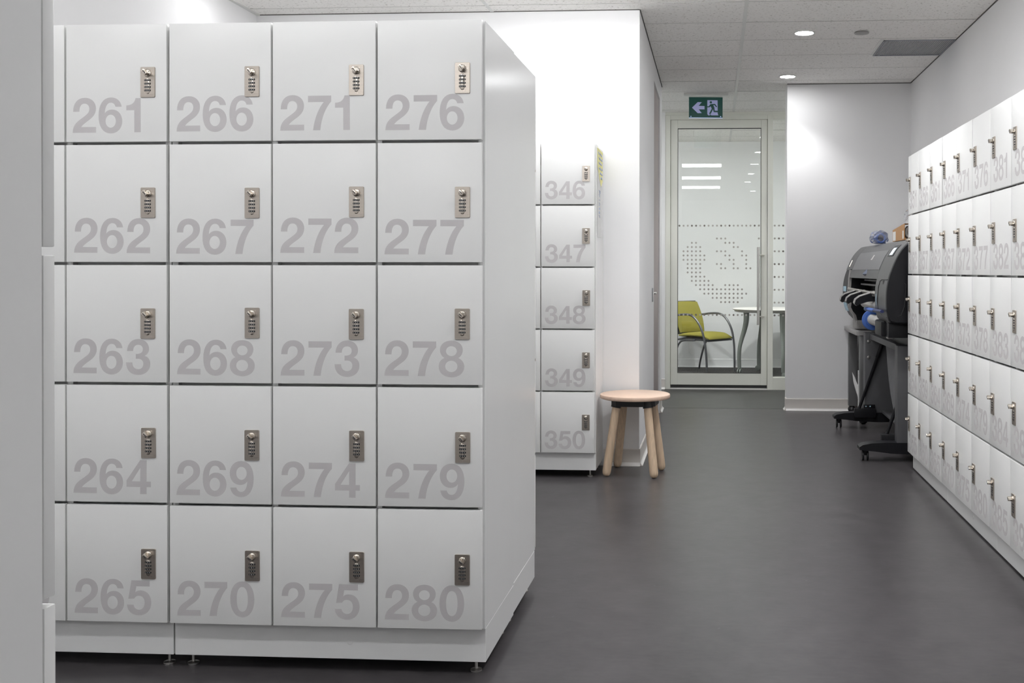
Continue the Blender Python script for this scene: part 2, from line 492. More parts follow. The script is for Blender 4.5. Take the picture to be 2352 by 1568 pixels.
bm = new(); box(bm, 1.116, 1.140, 7.15, 7.66, ZC - 0.003, ZC + 0.012, 0.001, 1); obj('grid_rail', bm, 'tbar', ce)
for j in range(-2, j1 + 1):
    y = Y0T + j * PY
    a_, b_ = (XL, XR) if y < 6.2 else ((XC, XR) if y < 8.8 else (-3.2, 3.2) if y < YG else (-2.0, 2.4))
    bm = new(); box(bm, a_, b_, y - 0.0022, y + 0.0022, ZC - 0.0006, ZC + 0.012); obj('reveal_line', bm, 'reveal', ce)  # dark strip stands in for the shade in each tile seam
# pale trim at the left wall; elsewhere dark strips painted as shadow lines
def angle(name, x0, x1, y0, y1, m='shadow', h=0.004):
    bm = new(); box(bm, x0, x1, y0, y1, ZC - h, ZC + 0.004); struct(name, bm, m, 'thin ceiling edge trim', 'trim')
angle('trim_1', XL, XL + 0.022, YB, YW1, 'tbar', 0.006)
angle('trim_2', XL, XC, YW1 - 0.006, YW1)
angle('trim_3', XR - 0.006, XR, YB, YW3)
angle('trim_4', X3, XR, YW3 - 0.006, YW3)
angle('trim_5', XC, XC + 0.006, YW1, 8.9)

# linear lights over the lockers (right halves mirrored in the glass door), plus added fills
def linear(x0, x1, yc, hw, lens, label, grp):
    t = thing('linear_light', label, 'ceiling light', ((x0 + x1) / 2, yc, ZC), 0, grp)
    bm = new()
    box(bm, x0 - 0.006, x1 + 0.006, yc - hw - 0.006, yc + hw + 0.006, ZC - 0.014, ZC - 0.003, 0.002, 1)
    box(bm, x0 - 0.010, x0, yc - hw, yc + hw, ZC - 0.054, ZC - 0.003, 0.004, 1)
    box(bm, x1, x1 + 0.010, yc - hw, yc + hw, ZC - 0.054, ZC - 0.003, 0.004, 1)
    obj('housing', bm, 'tbar', t)
    bm = new(); box(bm, x0, x1, yc - hw, yc + hw, ZC - 0.052, ZC - 0.015, 0.012, 3); obj('lens', bm, lens, t)
G1 = 'linear ceiling lights over the locker rows'
for yc, w, ma, mb in ((5.49, 'farthest linear light before the bright wall', 'lens_a', 'lens_a2'), (3.45, 'middle linear light above lockers 261 to 280', 'lens_b', 'lens_b2'), (1.49, 'nearest linear light over the camera aisle', 'lens_c', 'lens_c')):
    linear(-1.30, 0.10, yc, 0.07, ma, w + ', right half', G1)
    linear(-2.70, -1.33, yc, 0.07, mb, w + ', left half', G1)  # left halves added out of view to brighten the left side
linear(-2.60, -1.10, -1.23, 0.12, 'lens_d2', 'linear light behind the camera at the near end of the room', G1)  # added fill, set where the glass does not mirror it
linear(-2.6, -1.2, 9.65, 0.10, 'lens_p', 'linear light in the left arm of the cross passage', None)  # both passage lights are added, hidden fill for the corridor
linear(1.3, 2.7, 9.65, 0.10, 'lens_p', 'linear light in the right arm of the cross passage', None)
linear(-0.9, 0.3, 10.80, 0.10, 'lens_p', 'linear light inside the meeting room behind the door head', None)  # meeting room strips are added out of view to light the room
linear(-1.9, -0.8, 11.05, 0.12, 'lens_mr', 'linear light inside the meeting room left of the chair', None)
linear(1.2, 2.3, 11.05, 0.12, 'lens_mr', 'linear light inside the meeting room right of the table', None)

# downlights
def downlight(x, y, label, power, ang=108):
    t = thing('downlight', label, 'ceiling light', (x, y, ZC), 0, 'round recessed downlights')
    bm = new(); lathe(bm, [(0.058, -0.004), (0.060, -0.008), (0.067, -0.006), (0.069, 0.0)], (x, y, ZC), n=40, cap=False); obj('trim_ring', bm, 'tbar', t)
    bm = new(); lathe(bm, [(0.001, -0.0035), (0.030, -0.004), (0.058, -0.0045), (0.058, -0.001)], (x, y, ZC), n=40); obj('lens', bm, 'lens_d', t)
    ld = bpy.data.lights.new('downlight_beam', 'SPOT')
    ld.energy = power; ld.spot_size = math.radians(ang); ld.spot_blend = 0.6; ld.shadow_soft_size = 0.05; ld.color = (0.99, 0.99, 1.0)
    lo = bpy.data.objects.new('beam', ld); COL.objects.link(lo); lo.location = (0, 0, -0.012); lo.parent = t
downlight(0.585, 6.92, 'lit downlight beside the small grey ceiling disc', P_DOWN)
downlight(0.583, 8.46, 'lit downlight nearest the end wall by the exit sign', P_DOWN * 0.8)
for k_, y_ in enumerate((5.38, 3.84, 2.30)):
    downlight(0.585, y_, ('downlight above the stool end of the aisle', 'downlight over the aisle by lockers 366 to 380', 'downlight over the aisle by lockers 381 to 390', 'downlight over the camera position')[k_], P_DOWN * (1.7, 1.15, 1.15)[k_])
for k_, x_ in enumerate((-0.55, 0.45, 1.45)):
    downlight(x_, 11.0, ('meeting room downlight left of the chair', 'meeting room downlight between chair and table', 'meeting room downlight right of the table')[k_], 80.0)
downlight(0.75, 0.2, 'downlight over the camera position', 6.0)  # added out of view to brighten the near-left locker end
downlight(-0.147, 9.42, 'downlight hidden behind the exit sign before the glass door', P_DOWN * 0.9)

bm = new(); lathe(bm, [(0.040, 0.0), (0.048, -0.006), (0.046, -0.011), (0.030, -0.013), (0.001, -0.0132)], (0.958, 6.933, ZC), n=36)
tag(obj('ceiling_disc', bm, 'disc'), 'small unlit grey disc on the ceiling right of the nearest downlight', 'sensor')

# return-air grille
t = thing('air_vent', 'grey slatted return-air grille in the ceiling at the right wall', 'vent', (1.38, 7.435, ZC))
bm = new()
for (a, b, c, d) in ((1.142, 1.62, 7.185, 7.197), (1.142, 1.62, 7.678, 7.69), (1.142, 1.152, 7.185, 7.69), (1.612, 1.622, 7.185, 7.69)):
    box(bm, a, b, c, d, ZC - 0.006, ZC, 0.001, 1)
obj('frame', bm, 'vent', t)
bm = new()
for k in range(34):
    x = 1.158 + k * 0.0136
    vs = [bm.verts.new(p) for p in ((x, 7.197, ZC - 0.005), (x + 0.009, 7.197, ZC - 0.0015), (x + 0.009, 7.678, ZC - 0.0015), (x, 7.678, ZC - 0.005))]
    bm.faces.new(vs)
obj('slats', bm, 'vent', t)

# ------------------------------------------------------------------ glazed front: window_1 (frame and sidelight) and door_1
YF = YG
w1 = tag(link('window_1', None, None, (0.1, YG, 0)), 'cream framed glazing around the glass door', 'window', kind='structure')
bm = new()
box(bm, -0.485, -0.4345, YF - 0.045, YF + 0.05, 0, 2.70, 0.002, 1)            # left jamb
box(bm, 0.520, 0.573, YF - 0.045, YF + 0.05, 0, 2.70, 0.002, 1)               # mullion
box(bm, -0.4345, 0.520, YF - 0.045, YF + 0.05, 2.655, 2.70, 0.002, 1)         # head over door
box(bm, 0.573, 2.40, YF - 0.045, YF + 0.05, 2.655, 2.70, 0.002, 1)            # head over sidelight
box(bm, 0.573, 2.40, YF - 0.045, YF + 0.05, 0.0, 0.123, 0.002, 1)             # sill
box(bm, -0.485, 2.40, YF - 0.045, YF + 0.05, 2.70, ZT, 0, 1)
box(bm, -0.4345, -0.418, YF + 0.024, YF + 0.05, 0.0, 2.655); box(bm, 0.503, 0.520, YF + 0.024, YF + 0.05, 0.0, 2.655); box(bm, -0.4345, 0.520, YF + 0.024, YF + 0.05, 2.635, 2.655)
obj('frame', bm, 'alu', w1)
bm = new(); box(bm, -0.4345, 0.520, YF - 0.04, YF + 0.05, 0.0, 0.012); obj('threshold', bm, 'base_w', w1)
bm = new(); box(bm, 0.573, 2.40, YF - 0.004, YF + 0.004, 0.123, 2.655); sl = obj('pane', bm, 'glass', w1)

d1 = tag(link('door_1', None, None, (0.04, YG, 0)), 'glass door with cream frame and long steel pull bar', 'door', kind='structure')
bm = new()
F0, F1 = YF - 0.03, YF + 0.02
box(bm, -0.432, -0.363, F0, F1, 0.044, 2.6545, 0.002, 1)
box(bm, 0.457, 0.517, F0, F1, 0.044, 2.6545, 0.002, 1)
box(bm, -0.363, 0.457, F0, F1, 2.572, 2.6545, 0.002, 1)
box(bm, -0.363, 0.457, F0, F1, 0.044, 0.159, 0.002, 1)
obj('door_frame', bm, 'alu', d1)
bm = new()
for (a, b, c, d) in ((-0.363, -0.359, 0.159, 2.572), (0.453, 0.457, 0.159, 2.572), (-0.363, 0.457, 2.566, 2.572), (-0.363, 0.457, 0.159, 0.162)):
    box(bm, a, b, F0 - 0.0005, F0 + 0.02, c, d)
obj('gasket', bm, 'gasket', d1)
bm = new(); box(bm, -0.431, 0.516, YF - 0.02, YF + 0.01, 0.015, 0.044); obj('drop_seal', bm, 'gasket', d1)
bm = new(); box(bm, -0.361, 0.455, YF - 0.004, YF + 0.004, 0.160, 2.571); gp = obj('pane', bm, 'glass', d1)

# frosted dot pattern on the panes
DOT = (lambda u: (u - 1641.0) / 2407.0 * YG, lambda v: HC - (v - 626.5) / 2407.0 * YG)
def dot(bm, u, v, mi, r=0.0098):
    x, z = DOT[0](u), DOT[1](v)
    lathe(bm, [(r, 0.0), (r, -0.0006)], (x, YF - 0.0045, z), 'y', 14, mi)
rows = {48: '8 9 10 18', 85: '2 3 10 11 12', 121: '1 2 3 4 12 13', 157: '0 1 2 3 4 8 9 10 14', 193: '0 1 2 3 4 5 10 11 14 15',
        230: '0 1 2 3 4 5 11 12 15', 266: '1 2 3 4 8 9 12 15', 302: '1 2 3 4 9 10 12 13 15 16', 338: '1 2 3 4', 374: '2 3 4 5',
        410: '2 3 4 5 6', 446: '3 4 5 6 7 10 11 12 13', 482: '4 5 6 7 8 9 10 11 12 13 14', 519: '5 6 7 8 9 10 11 12 13 14 15',
        555: '7 8 9 10 11 12 13 14', 591: '9 10 11 12 13'}
bm = new()
cu = lambda k: 1500 + (262 + 35.68 * k) / 3.732
cv = lambda y: 540 + y / 3.732
for y, s in rows.items():
    for k in s.split():
        dot(bm, cu(int(k)), cv(y), 0)
D1 = '10011010001010000010'
for k in range(20):
    dot(bm, 1560.8 + 9.55 * k, 523.5, int(D1[k]))
D2 = '00011010010001000001'
for k in range(20):
    dot(bm, 1560.8 + 9.55 * k, 727.8, int(D2[k]))
obj('dot_pattern', bm, ['dot_a', 'dot_b'], gp)
bm = new()
for j, pat in enumerate(('0011', '0101', '0010', '1101', '1001', '0001', '0011', '1001')):
    for k in range(26):
        dot(bm, 1778.3 + 9.6 * k, 523.6 + 29.25 * j, int(pat[k % 4]))
obj('dot_pattern', bm, ['dot_a', 'dot_b'], sl)

bm = new()
tube(bm, [(0.4295, YF - 0.085, 0.64), (0.4295, YF - 0.085, 1.40)], 0.0135, 16)
ph = obj('pull_handle', bm, 'steel', d1)
for z in (0.722, 1.323):
    bm = new(); tube(bm, [(0.4295, YF - 0.085, z), (0.448, YF - 0.085, z), (0.470, YF - 0.06, z), (0.485, YF - 0.03, z)], 0.007, 10); obj('standoff', bm, 'steel', ph)

# ------------------------------------------------------------------ digits (outlines drawn by hand)
def bez(path):
    pts, cur = [], None
    i = 0
    for seg in path:
        if len(seg) == 2:
            pts.append(seg); cur = seg
        else:
            p0 = cur; p1, p2, p3 = seg[0:2], seg[2:4], seg[4:6]
            for k in range(1, 9):
                t = k / 8; s = 1 - t
                pts.append(tuple(s ** 3 * a + 3 * s * s * t * b + 3 * s * t * t * c + t ** 3 * d for a, b, c, d in zip(p0, p1, p2, p3)))
            cur = p3
    if math.hypot(pts[0][0] - pts[-1][0], pts[0][1] - pts[-1][1]) < 1:
        pts.pop()
    return pts
def ell(cx, cy, rx, ry, k=0.5523):
    return bez([(cx + rx, cy), (cx + rx, cy - ry * k, cx + rx * k, cy - ry, cx, cy - ry), (cx - rx * k, cy - ry, cx - rx, cy - ry * k, cx - rx, cy),
                (cx - rx, cy + ry * k, cx - rx * k, cy + ry, cx, cy + ry), (cx + rx * k, cy + ry, cx + rx, cy + ry * k, cx + rx, cy)])
SIX = [bez([(510, 548), (495, 670, 405, 748, 275, 748), (95, 748, 0, 590, 0, 355), (0, 130, 90, -20, 270, -20), (420, -20, 523, 90, 523, 240),
            (523, 390, 425, 490, 300, 490), (225, 490, 170, 460, 138, 412), (142, 545, 190, 637, 268, 637), (325, 637, 360, 605, 375, 548)]), ell(267, 242, 114, 139)]
DIG = {
    '2': [bez([(0, 0), (517, 0), (517, 122), (188, 122), (215, 165, 265, 200, 320, 240), (430, 315, 517, 385, 517, 520), (517, 650, 420, 748, 272, 748),
               (110, 748, 14, 640, 12, 451), (150, 451), (150, 560, 190, 623, 262, 623), (330, 623, 370, 575, 370, 510), (370, 430, 320, 395, 230, 330), (120, 250, 0, 190, 0, 0)])],
    '6': SIX,
    '9': [[(523 - x, 728 - y) for x, y in l] for l in SIX],
    '7': [bez([(0, 728), (500, 728), (500, 602), (400, 500, 290, 290, 262, 0), (106, 0), (138, 260, 232, 470, 338, 594), (0, 594)])],
    '3': [bez([(22, 490), (30, 640, 125, 748, 270, 748), (415, 748, 508, 655, 508, 540), (508, 470, 470, 415, 410, 390), (490, 370, 537, 305, 537, 217),
               (537, 75, 425, -21, 270, -21), (105, -21, 5, 80, 2, 246), (142, 246), (145, 155, 190, 103, 270, 103), (345, 103, 384, 150, 384, 220), (384, 290, 335, 326, 265, 326),
               (217, 324), (217, 428), (320, 426, 372, 460, 372, 530), (372, 590, 330, 624, 270, 624), (200, 624, 160, 575, 157, 490)])],
    '1': [[(318, 728), (318, 0), (175, 0), (175, 470), (0, 470), (0, 575)] + bez([(0, 575), (120, 578, 185, 625, 205, 728)])[1:]],
    '4': [[(0, 150), (0, 285), (300, 728), (443, 728), (443, 270), (537, 270), (537, 150), (443, 150), (443, 0), (303, 0), (303, 150)], [(118, 270), (303, 270), (303, 560)]],
    '5': [bez([(95, 728), (498, 728), (498, 602), (203, 602), (180, 470), (215, 505, 260, 515, 305, 515), (440, 515, 535, 410, 535, 255), (535, 90, 420, -20, 260, -20),
               (110, -20, 5, 70, 0, 205), (145, 205), (155, 140, 200, 100, 262, 100), (340, 100, 390, 160, 390, 250), (390, 345, 335, 400, 260, 400), (215, 400, 180, 380, 160, 338), (28, 330)])],
    '8': [bez([(272, 748), (420, 748, 513, 665, 513, 553), (513, 480, 475, 415, 420, 384), (500, 350, 545, 285, 545, 205), (545, 70, 430, -21, 272, -21), (112, -21, 0, 70, 0, 205),
               (0, 285, 45, 350, 122, 384), (65, 415, 28, 480, 28, 553), (28, 665, 122, 748, 272, 748)]), ell(271, 528, 115, 104), ell(270, 208, 130, 120)],
    '0': [ell(263, 364, 263, 384, 0.60), ell(263, 364, 122, 264, 0.64)],
}
LSB = {'1': 22, '2': 0, '3': 0, '4': 8, '5': -4, '6': -8, '7': 22, '8': -8, '9': 2, '0': 2}
NU = 0.1018 / 748
def number_mesh(n):
    bm = new()
    for k, ch in enumerate(str(n)):
        off = 583 * k + LSB[ch]
        prism(bm, DIG[ch], lambda a, b, d, o=off: Vector(((a + o) * NU, d, b * NU)), 0.0, -0.00018)
    return finish(bm, 'number', 'num', 20)

# ------------------------------------------------------------------ lockers
DT = 0.018
DW, DH = W - 0.0056, R - 0.0086
bm = new(); box(bm, 0, DW, 0, DT, 0, DH, 0.0016, 2); DOOR = finish(bm, 'locker_door', 'lam', 50)
# combination lock: plate centre is the local origin; front faces -y
def rrect(w, h, r, n=5):
    out = []
    for cx, cy, a0 in ((w / 2 - r, h / 2 - r, 0), (-w / 2 + r, h / 2 - r, 90), (-w / 2 + r, -h / 2 + r, 180), (w / 2 - r, -h / 2 + r, 270)):
        for k in range(n + 1):
            a = math.radians(a0 + 90 * k / n)
            out.append((cx + r * math.cos(a), cy + r * math.sin(a)))
    return out
bm = new()
o0, o1 = rrect(0.0416, 0.0850, 0.003), rrect(0.0404, 0.0838, 0.0026)
ra = [[bm.verts.new((x, y, z)) for x, z in l] for l, y in ((o0, 0.0), (o0, -0.0027), (o1, -0.0036))]
for a, b in zip(ra, ra[1:]):
    for i in range(len(a)):
        j = (i + 1) % len(a)
        bm.faces.new((a[i], a[j], b[j], b[i]))
bm.faces.new(ra[-1]); bm.faces.new(ra[0][::-1])
# engraved maker's lettering and the two position marks, as fine raised strokes
def stroke(bm, a, b, w, y=-0.0036, h=0.0002, mi=1):
    a, b = Vector((a[0], 0, a[1])), Vector((b[0], 0, b[1]))
    d = (b - a).normalized(); s = Vector((-d.z, 0, d.x)) * w / 2
    lo = [bm.verts.new(p + Vector((0, y, 0))) for p in (a + s, a - s, b - s, b + s)]
    hi = [bm.verts.new(v.co + Vector((0, -h, 0))) for v in lo]
    fs = [bm.faces.new(hi)] + [bm.faces.new((lo[i], lo[(i + 1) % 4], hi[(i + 1) % 4], hi[i])) for i in range(4)]
    for f in fs: f.material_index = mi
for ch, x in (('N', -0.001), ('O', 0.0028), ('X', 0.0066), ('E', 0.0104), ('C', 0.0138)):
    z0, z1, w = -0.0368, -0.0336, 0.0026
    L = {'N': [((0, 0), (0, 1)), ((0, 1), (1, 0)), ((1, 0), (1, 1))], 'O': [((0, .2), (0, .8)), ((0, .8), (.5, 1)), ((.5, 1), (1, .8)), ((1, .8), (1, .2)), ((1, .2), (.5, 0)), ((.5, 0), (0, .2))],
         'X': [((0, 0), (1, 1)), ((0, 1), (1, 0))], 'E': [((0, 0), (0, 1)), ((0, 1), (1, 1)), ((0, .5), (.8, .5)), ((0, 0), (1, 0))], 'C': [((1, .85), (.5, 1)), ((.5, 1), (0, .6)), ((0, .6), (0, .3)), ((0, .3), (.5, 0)), ((.5, 0), (1, .15))]}[ch]
    for (a, b) in L:
        stroke(bm, (x + a[0] * w, z0 + a[1] * (z1 - z0)), (x + b[0] * w, z0 + b[1] * (z1 - z0)), 0.00045)
stroke(bm, (-0.0095, 0.0352), (-0.0080, 0.0335), 0.0007); stroke(bm, (0.0085, 0.0340), (0.0105, 0.0352), 0.0007); stroke(bm, (0.0120, 0.0258), (0.0140, 0.0258), 0.0007)
PLATE = finish(bm, 'lock_plate', ['nickel', 'chrome'], 30)
bm = new()
KZ = 0.0425 - 0.0170
lathe(bm, [(0.0108, -0.0036), (0.0108, -0.0050), (0.0096, -0.0066), (0.0070, -0.0072)], (0, 0, KZ), 'y', 28)
box(bm, -0.0044, 0.0044, -0.0235, -0.0060, -0.0080, 0.0080, 0.0012, 2)
for v in bm.verts:
    if abs(v.co.x) < 0.0046 and abs(v.co.z) < 0.0082:
        v.co.z += KZ
box(bm, -0.0010, 0.0010, -0.0238, -0.0225, KZ - 0.0052, KZ + 0.0052, 0, 1, 1)
rot = Matrix.Translation((0, 0, KZ)) @ Matrix.Rotation(math.radians(-45), 4, 'Y') @ Matrix.Translation((0, 0, -KZ))
bmesh.ops.transform(bm, matrix=rot, verts=[v for v in bm.verts if v.co.y < -0.0059 and abs(v.co.x) <= 0.0046])
KNOB = finish(bm, 'lock_knob', ['chrome', 'black'], 40)
bm = new()
prof = [(0.0004, -0.0225), (0.0035, -0.0217), (0.0056, -0.0195), (0.0064, -0.0165), (0.0064, 0.0165), (0.0056, 0.0195), (0.0035, 0.0217), (0.0004, 0.0225)]
lathe(bm, prof, (0, 0, -0.0105), 'z', 20)
for v in bm.verts:
    v.co.y = v.co.y * 0.26 - 0.0035
BARREL = finish(bm, 'dial_barrel', ['chrome'], 40)
bm = new()
lathe(bm, [(0.0085, -0.0025), (0.0096, -0.0017), (0.0096, 0.0017), (0.0085, 0.0025)], (0, -0.0030, 0), 'z', 20)
for a in (-90, -55, -125):
    c = math.radians(a); p = Vector((0.0097 * math.cos(c), -0.0030 + 0.0097 * math.sin(c), 0)); t_ = Vector((-math.sin(c), math.cos(c), 0)) * 0.0009
    f = bm.faces.new([bm.verts.new(p + s * t_ + Vector((0, 0, z))) for s, z in ((-1, -0.001), (1, -0.001), (0.6, 0.001), (-0.6, 0.001))]); f.material_index = 1
for v in bm.verts:
    v.co.y = (v.co.y + 0.0030) * 0.30 - 0.0033
WHEEL = finish(bm, 'dial_wheel', ['black', 'white_mark'], 30)

bm = new(); lathe(bm, [(0.017, 0.0), (0.017, 0.004), (0.006, 0.006), (0.0045, 0.007), (0.0045, 0.062)], (0, 0, 0), n=20); FOOT_T = finish(bm, 'levelling_foot', 'steel')
bm = new(); lathe(bm, [(0.017, 0.0), (0.017, 0.004), (0.006, 0.005), (0.0045, 0.0055), (0.0045, 0.012)], (0, 0, 0), n=20); FOOT_S = finish(bm, 'levelling_foot', 'steel')

def lock_on(door, px, pz):
    for nm, me, dz in [('lock_plate', PLATE, 0.0), ('lock_knob', KNOB, 0.0), ('dial_barrel', BARREL, 0.0)] + [('dial_wheel', WHEEL, 0.0051 - 0.0094 * k) for k in range(4)]:
        o = link(nm, me, door, (px, 0, pz + dz * 1.045))
        o.scale = (1.045, 1.0, 1.035)

def bank(label, loc, rz, depth, zp, zb, first=None, lock='right', ncol=3, numx=0.022, ext_r=0.003, lockx=0.247, fronts=True, locks=True, group=None, tilt=0.30):
    root = thing('locker_bank', label, 'lockers', loc, rz, group)
    n = ncol
    wt = n * W
    y0 = DT + 0.0045
    # carcass: open-fronted box with partitions and set-back shelves
    bm = new()
    zt = zb + 5 * R - 0.004
    box(bm, 0.001, 0.018, y0, depth, zb, zt, 0.0008, 1)
    box(bm, wt - 0.018, wt + ext_r, y0, depth, zb, zt, 0.0008, 1)
    box(bm, 0.018, wt - 0.018, y0, depth, zt - 0.018, zt)
    box(bm, 0.018, wt - 0.018, y0, depth, zb, zb + 0.018)
    box(bm, 0.018, wt - 0.018, depth - 0.008, depth, zb + 0.018, zt - 0.018)
    for k in range(1, n):
        box(bm, k * W - 0.009, k * W + 0.009, y0, depth - 0.008, zb + 0.018, zt - 0.018)
    for k in range(n):
        a = 0.018 if k == 0 else k * W + 0.009
        b = wt - 0.018 if k == n - 1 else (k + 1) * W - 0.009
        for j in range(1, 5):
            box(bm, a, b, y0 + 0.022, depth - 0.008, zb + j * R - 0.009, zb + j * R + 0.009)
    obj('carcass', bm, 'lam_side', root, local=True)
    bm = new(); box(bm, 0.001, wt + ext_r - 0.0005, 0.032, depth - 0.002, zp, zb - 0.001, 0.0012, 1); obj('plinth', bm, 'lam_side', root, local=True)
    if fronts:
        bm = new(); lathe(bm, [(0.009, 0.0325), (0.009, 0.0312), (0.007, 0.0306), (0.001, 0.0306)], (wt * 0.57, 0, (zp + zb) / 2), 'y', 18); obj('screw_cap', bm, 'lam_side', root, local=True)
    for fx in (0.035, wt - 0.035):
        for fy in (0.075, depth - 0.06):
            link('levelling_foot', FOOT_T if zp > 0.03 else FOOT_S, root, (fx, fy, 0))
    if not fronts:
        return root
    for c in range(n):
        for r in range(5):
            x = c * W + 0.0028
            z = zb + (4 - r) * R + 0.0043
            ja = math.radians(random.uniform(-tilt, tilt))
            # hinge on the side away from the lock
            if lock == 'right':
                d = link('locker_door', DOOR, root, (x, 0, z), (math.radians(random.uniform(-0.12, 0.12)), 0, ja))
                lx = lockx
            else:
                d = link('locker_door', DOOR, root, (x, -DW * math.sin(ja), z), (math.radians(random.uniform(-0.12, 0.12)), 0, ja))
                lx = 0.049
            if locks:
                lock_on(d, lx + random.uniform(-0.001, 0.001), 0.1725 + random.uniform(-0.002, 0.002))
            if first is not None:
                nn = first + 5 * c + r
                link('number', number_mesh(nn), d, (numx + random.uniform(-0.002, 0.002), 0.0001, 0.0245 + (0.004 if r == 0 else 0.0) + random.uniform(-0.002, 0.003)), (0, math.radians(random.uniform(-0.5, 0.5)), 0))
    return root

X1, Y1 = -0.6615 + 0.0028, 2.9497
ZP, ZB = 0.0397, 0.1392
DEP = 0.452
bank('white locker bank numbered 266 to 280, nearest corner of the big block', (X1 - 3 * W, Y1, 0), 0, DEP, ZP, ZB, 266)
bank('white locker bank numbered 261 to 265 on its right column, left in the block', (X1 - 6 * W - 0.003, Y1, 0), 0, DEP, ZP, ZB, 251, ext_r=0.0)
bank('white locker bank back to back behind numbers 266 to 280, plain end in view', (X1 + 0.0, Y1 + 2 * DEP + 0.002, 0), PI, DEP, ZP, ZB, None, ext_r=0.0, locks=True)
XB0 = -0.6615
bank('blank near-left locker bank cut off by the left edge of the photo', (XB0 + 0.003, 1.0136, 0), PI, DEP, ZP, ZB, None, ext_r=0.0, tilt=0.1)
X2, Y2 = -0.6728 + 0.0028, 5.8614
bank('white locker bank numbered 346 to 350 against the bright wall by the stool', (X2 - 3 * W, Y2, 0), 0, YW1 - Y2 - 0.002, ZP, ZB, 336, lockx=0.255)
XRF, YRF = 1.1433, 6.2846
ZBR, ZPR = 0.0992, 0.006
RD = XR - XRF - 0.004
for k, (f, lb) in enumerate(((351, 'white locker bank numbered 351 to 365, farthest on the right, beside the printer'),
                             (366, 'white locker bank numbered 366 to 380 in the middle of the right-hand row'),
                             (381, 'white locker bank numbered 381 to 390, nearest on the right, cut by the photo edge'))):
    bank(lb, (XRF, YRF - 3 * W * k - 0.0015 * k, 0), -PI / 2, RD, ZPR, ZBR, f, lock='left', numx=0.040, ext_r=0.0, group='lockers along the right wall', tilt=0.25)

# ------------------------------------------------------------------ notices taped to the end of the 346 bank
XN = X2 + 0.003 + 0.0006
fyz = lambda a, b, d: Vector((XN + d, a, b))
t = thing('notice', 'torn yellow sheet with blue scribble taped high on the locker end by the stool', 'notice', (XN, 6.05, 1.77))
bm = new()
prism(bm, [[(5.945, 1.872), (6.225, 1.872), (6.225, 1.70), (6.14, 1.660), (6.06, 1.70), (5.945, 1.775)]], fyz, 0.0, 0.0008)
obj('sheet', bm, 'yellow', t)
bm = new()
for k, (z, a, b) in enumerate(((1.845, 5.97, 6.19), (1.818, 6.00, 6.2), (1.79, 6.01, 6.17), (1.762, 6.02, 6.2), (1.735, 6.06, 6.19), (1.712, 6.10, 6.18))):
    pts = [(XN + 0.0012, a + (b - a) * i / 12, z + 0.007 * math.sin(i * 2.1 + k)) for i in range(13)]
    tube(bm, pts, 0.0022, 6)
obj('scribble', bm, 'ink', t)
t = thing('notice', 'narrow white sheet with blue lettering hanging below the yellow sheet', 'notice', (XN, 6.04, 1.52))
bm = new()
prism(bm, [[(5.937, 1.768), (5.985, 1.735), (6.055, 1.694), (6.135, 1.655), (6.144, 1.362), (5.937, 1.362)]], fyz, 0.0, 0.0007)
obj('sheet', bm, 'paper', t)
bm = new()
GL = {'P': [((0, 0), (0, 1)), ((0, 1), (.8, .95)), ((.8, .95), (.8, .55)), ((.8, .55), (0, .5))], 'r': [((0, 0), (0, .6)), ((0, .45), (.6, .62))], 'i': [((.3, 0), (.3, .6)), ((.3, .78), (.3, .86))],
      'n': [((0, 0), (0, .6)), ((0, .5), (.6, .55)), ((.6, .55), (.7, 0))], 't': [((.3, .9), (.3, .05)), ((.3, .05), (.7, 0)), ((0, .62), (.7, .62))],
      'e': [((0, .3), (.7, .35)), ((.7, .35), (.6, .6)), ((.6, .6), (.1, .55)), ((.1, .55), (0, .2)), ((0, .2), (.6, 0))]}
zz = 1.632
for ch in 'Printer':
    for a, b in GL[ch]:
        q = [(XN + 0.0011, 6.02 + p[1] * 0.055, zz - p[0] * 0.020) for p in (a, b)]
        tube(bm, q, 0.002, 6)
    zz -= 0.024
obj('lettering', bm, 'ink', t)

# ------------------------------------------------------------------ light switch on the corridor wall
t = thing('light_switch', 'small grey switch plate on the corridor wall before the mauve door', 'switch', (XC, 7.565, 1.16))
bm = new(); box(bm, XC, XC + 0.007, 7.53, 7.60, 0.945, 1.045, 0.002); obj('plate', bm, 'switch', t)
bm = new(); box(bm, XC + 0.006, XC + 0.012, 7.555, 7.575, 0.978, 1.012, 0.002); obj('rocker', bm, 'base_w', t)

# ------------------------------------------------------------------ exit sign
YS = 9.25
t = thing('exit_sign', 'green running-man exit sign with a left arrow hanging from the ceiling', 'sign', (-0.08, YS, ZC))
bm = new(); box(bm, -0.27, 0.118, YS - 0.035, YS + 0.035, ZC - 0.018, ZC - 0.001, 0.003); obj('canopy', bm, 'tbar', t)
sx = lambda px: (1570 + px / 15.68 - 1641.0) / 2407.0 * YS
sz = lambda py: -0.015 + HC - (200 + py / 15.68 - 626.8) / 2407.0 * YS
SKEW = 0.0165
fs = lambda a, b, d: Vector((sx(a), YS + d, sz(b + SKEW * (a - 190))))
bm = new(); prism(bm, [[(190, 395), (1400, 395), (1400, 1124), (190, 1124)]], fs, 0.0, 0.012); pn = obj('panel', bm, 'green', t)
bm = new(); prism(bm, [[(190, 1124), (1400, 1124), (1400, 1140), (190, 1140)]], fs, -0.0005, 0.0125); obj('acrylic_edge', bm, 'sign_e', t)
bm = new(); prism(bm, [[(190, 362), (1400, 362), (1400, 395), (190, 395)]], fs, -0.001, 0.013); obj('holder_rail', bm, 'tbar', t)
bm = new(); prism(bm, [[(300, 772), (505, 572), (652, 574), (540, 706), (752, 712), (752, 831), (540, 830), (652, 966), (505, 968)]], fs, -0.0008, 0.0); obj('arrow', bm, 'sign_w', pn)
bm = new()
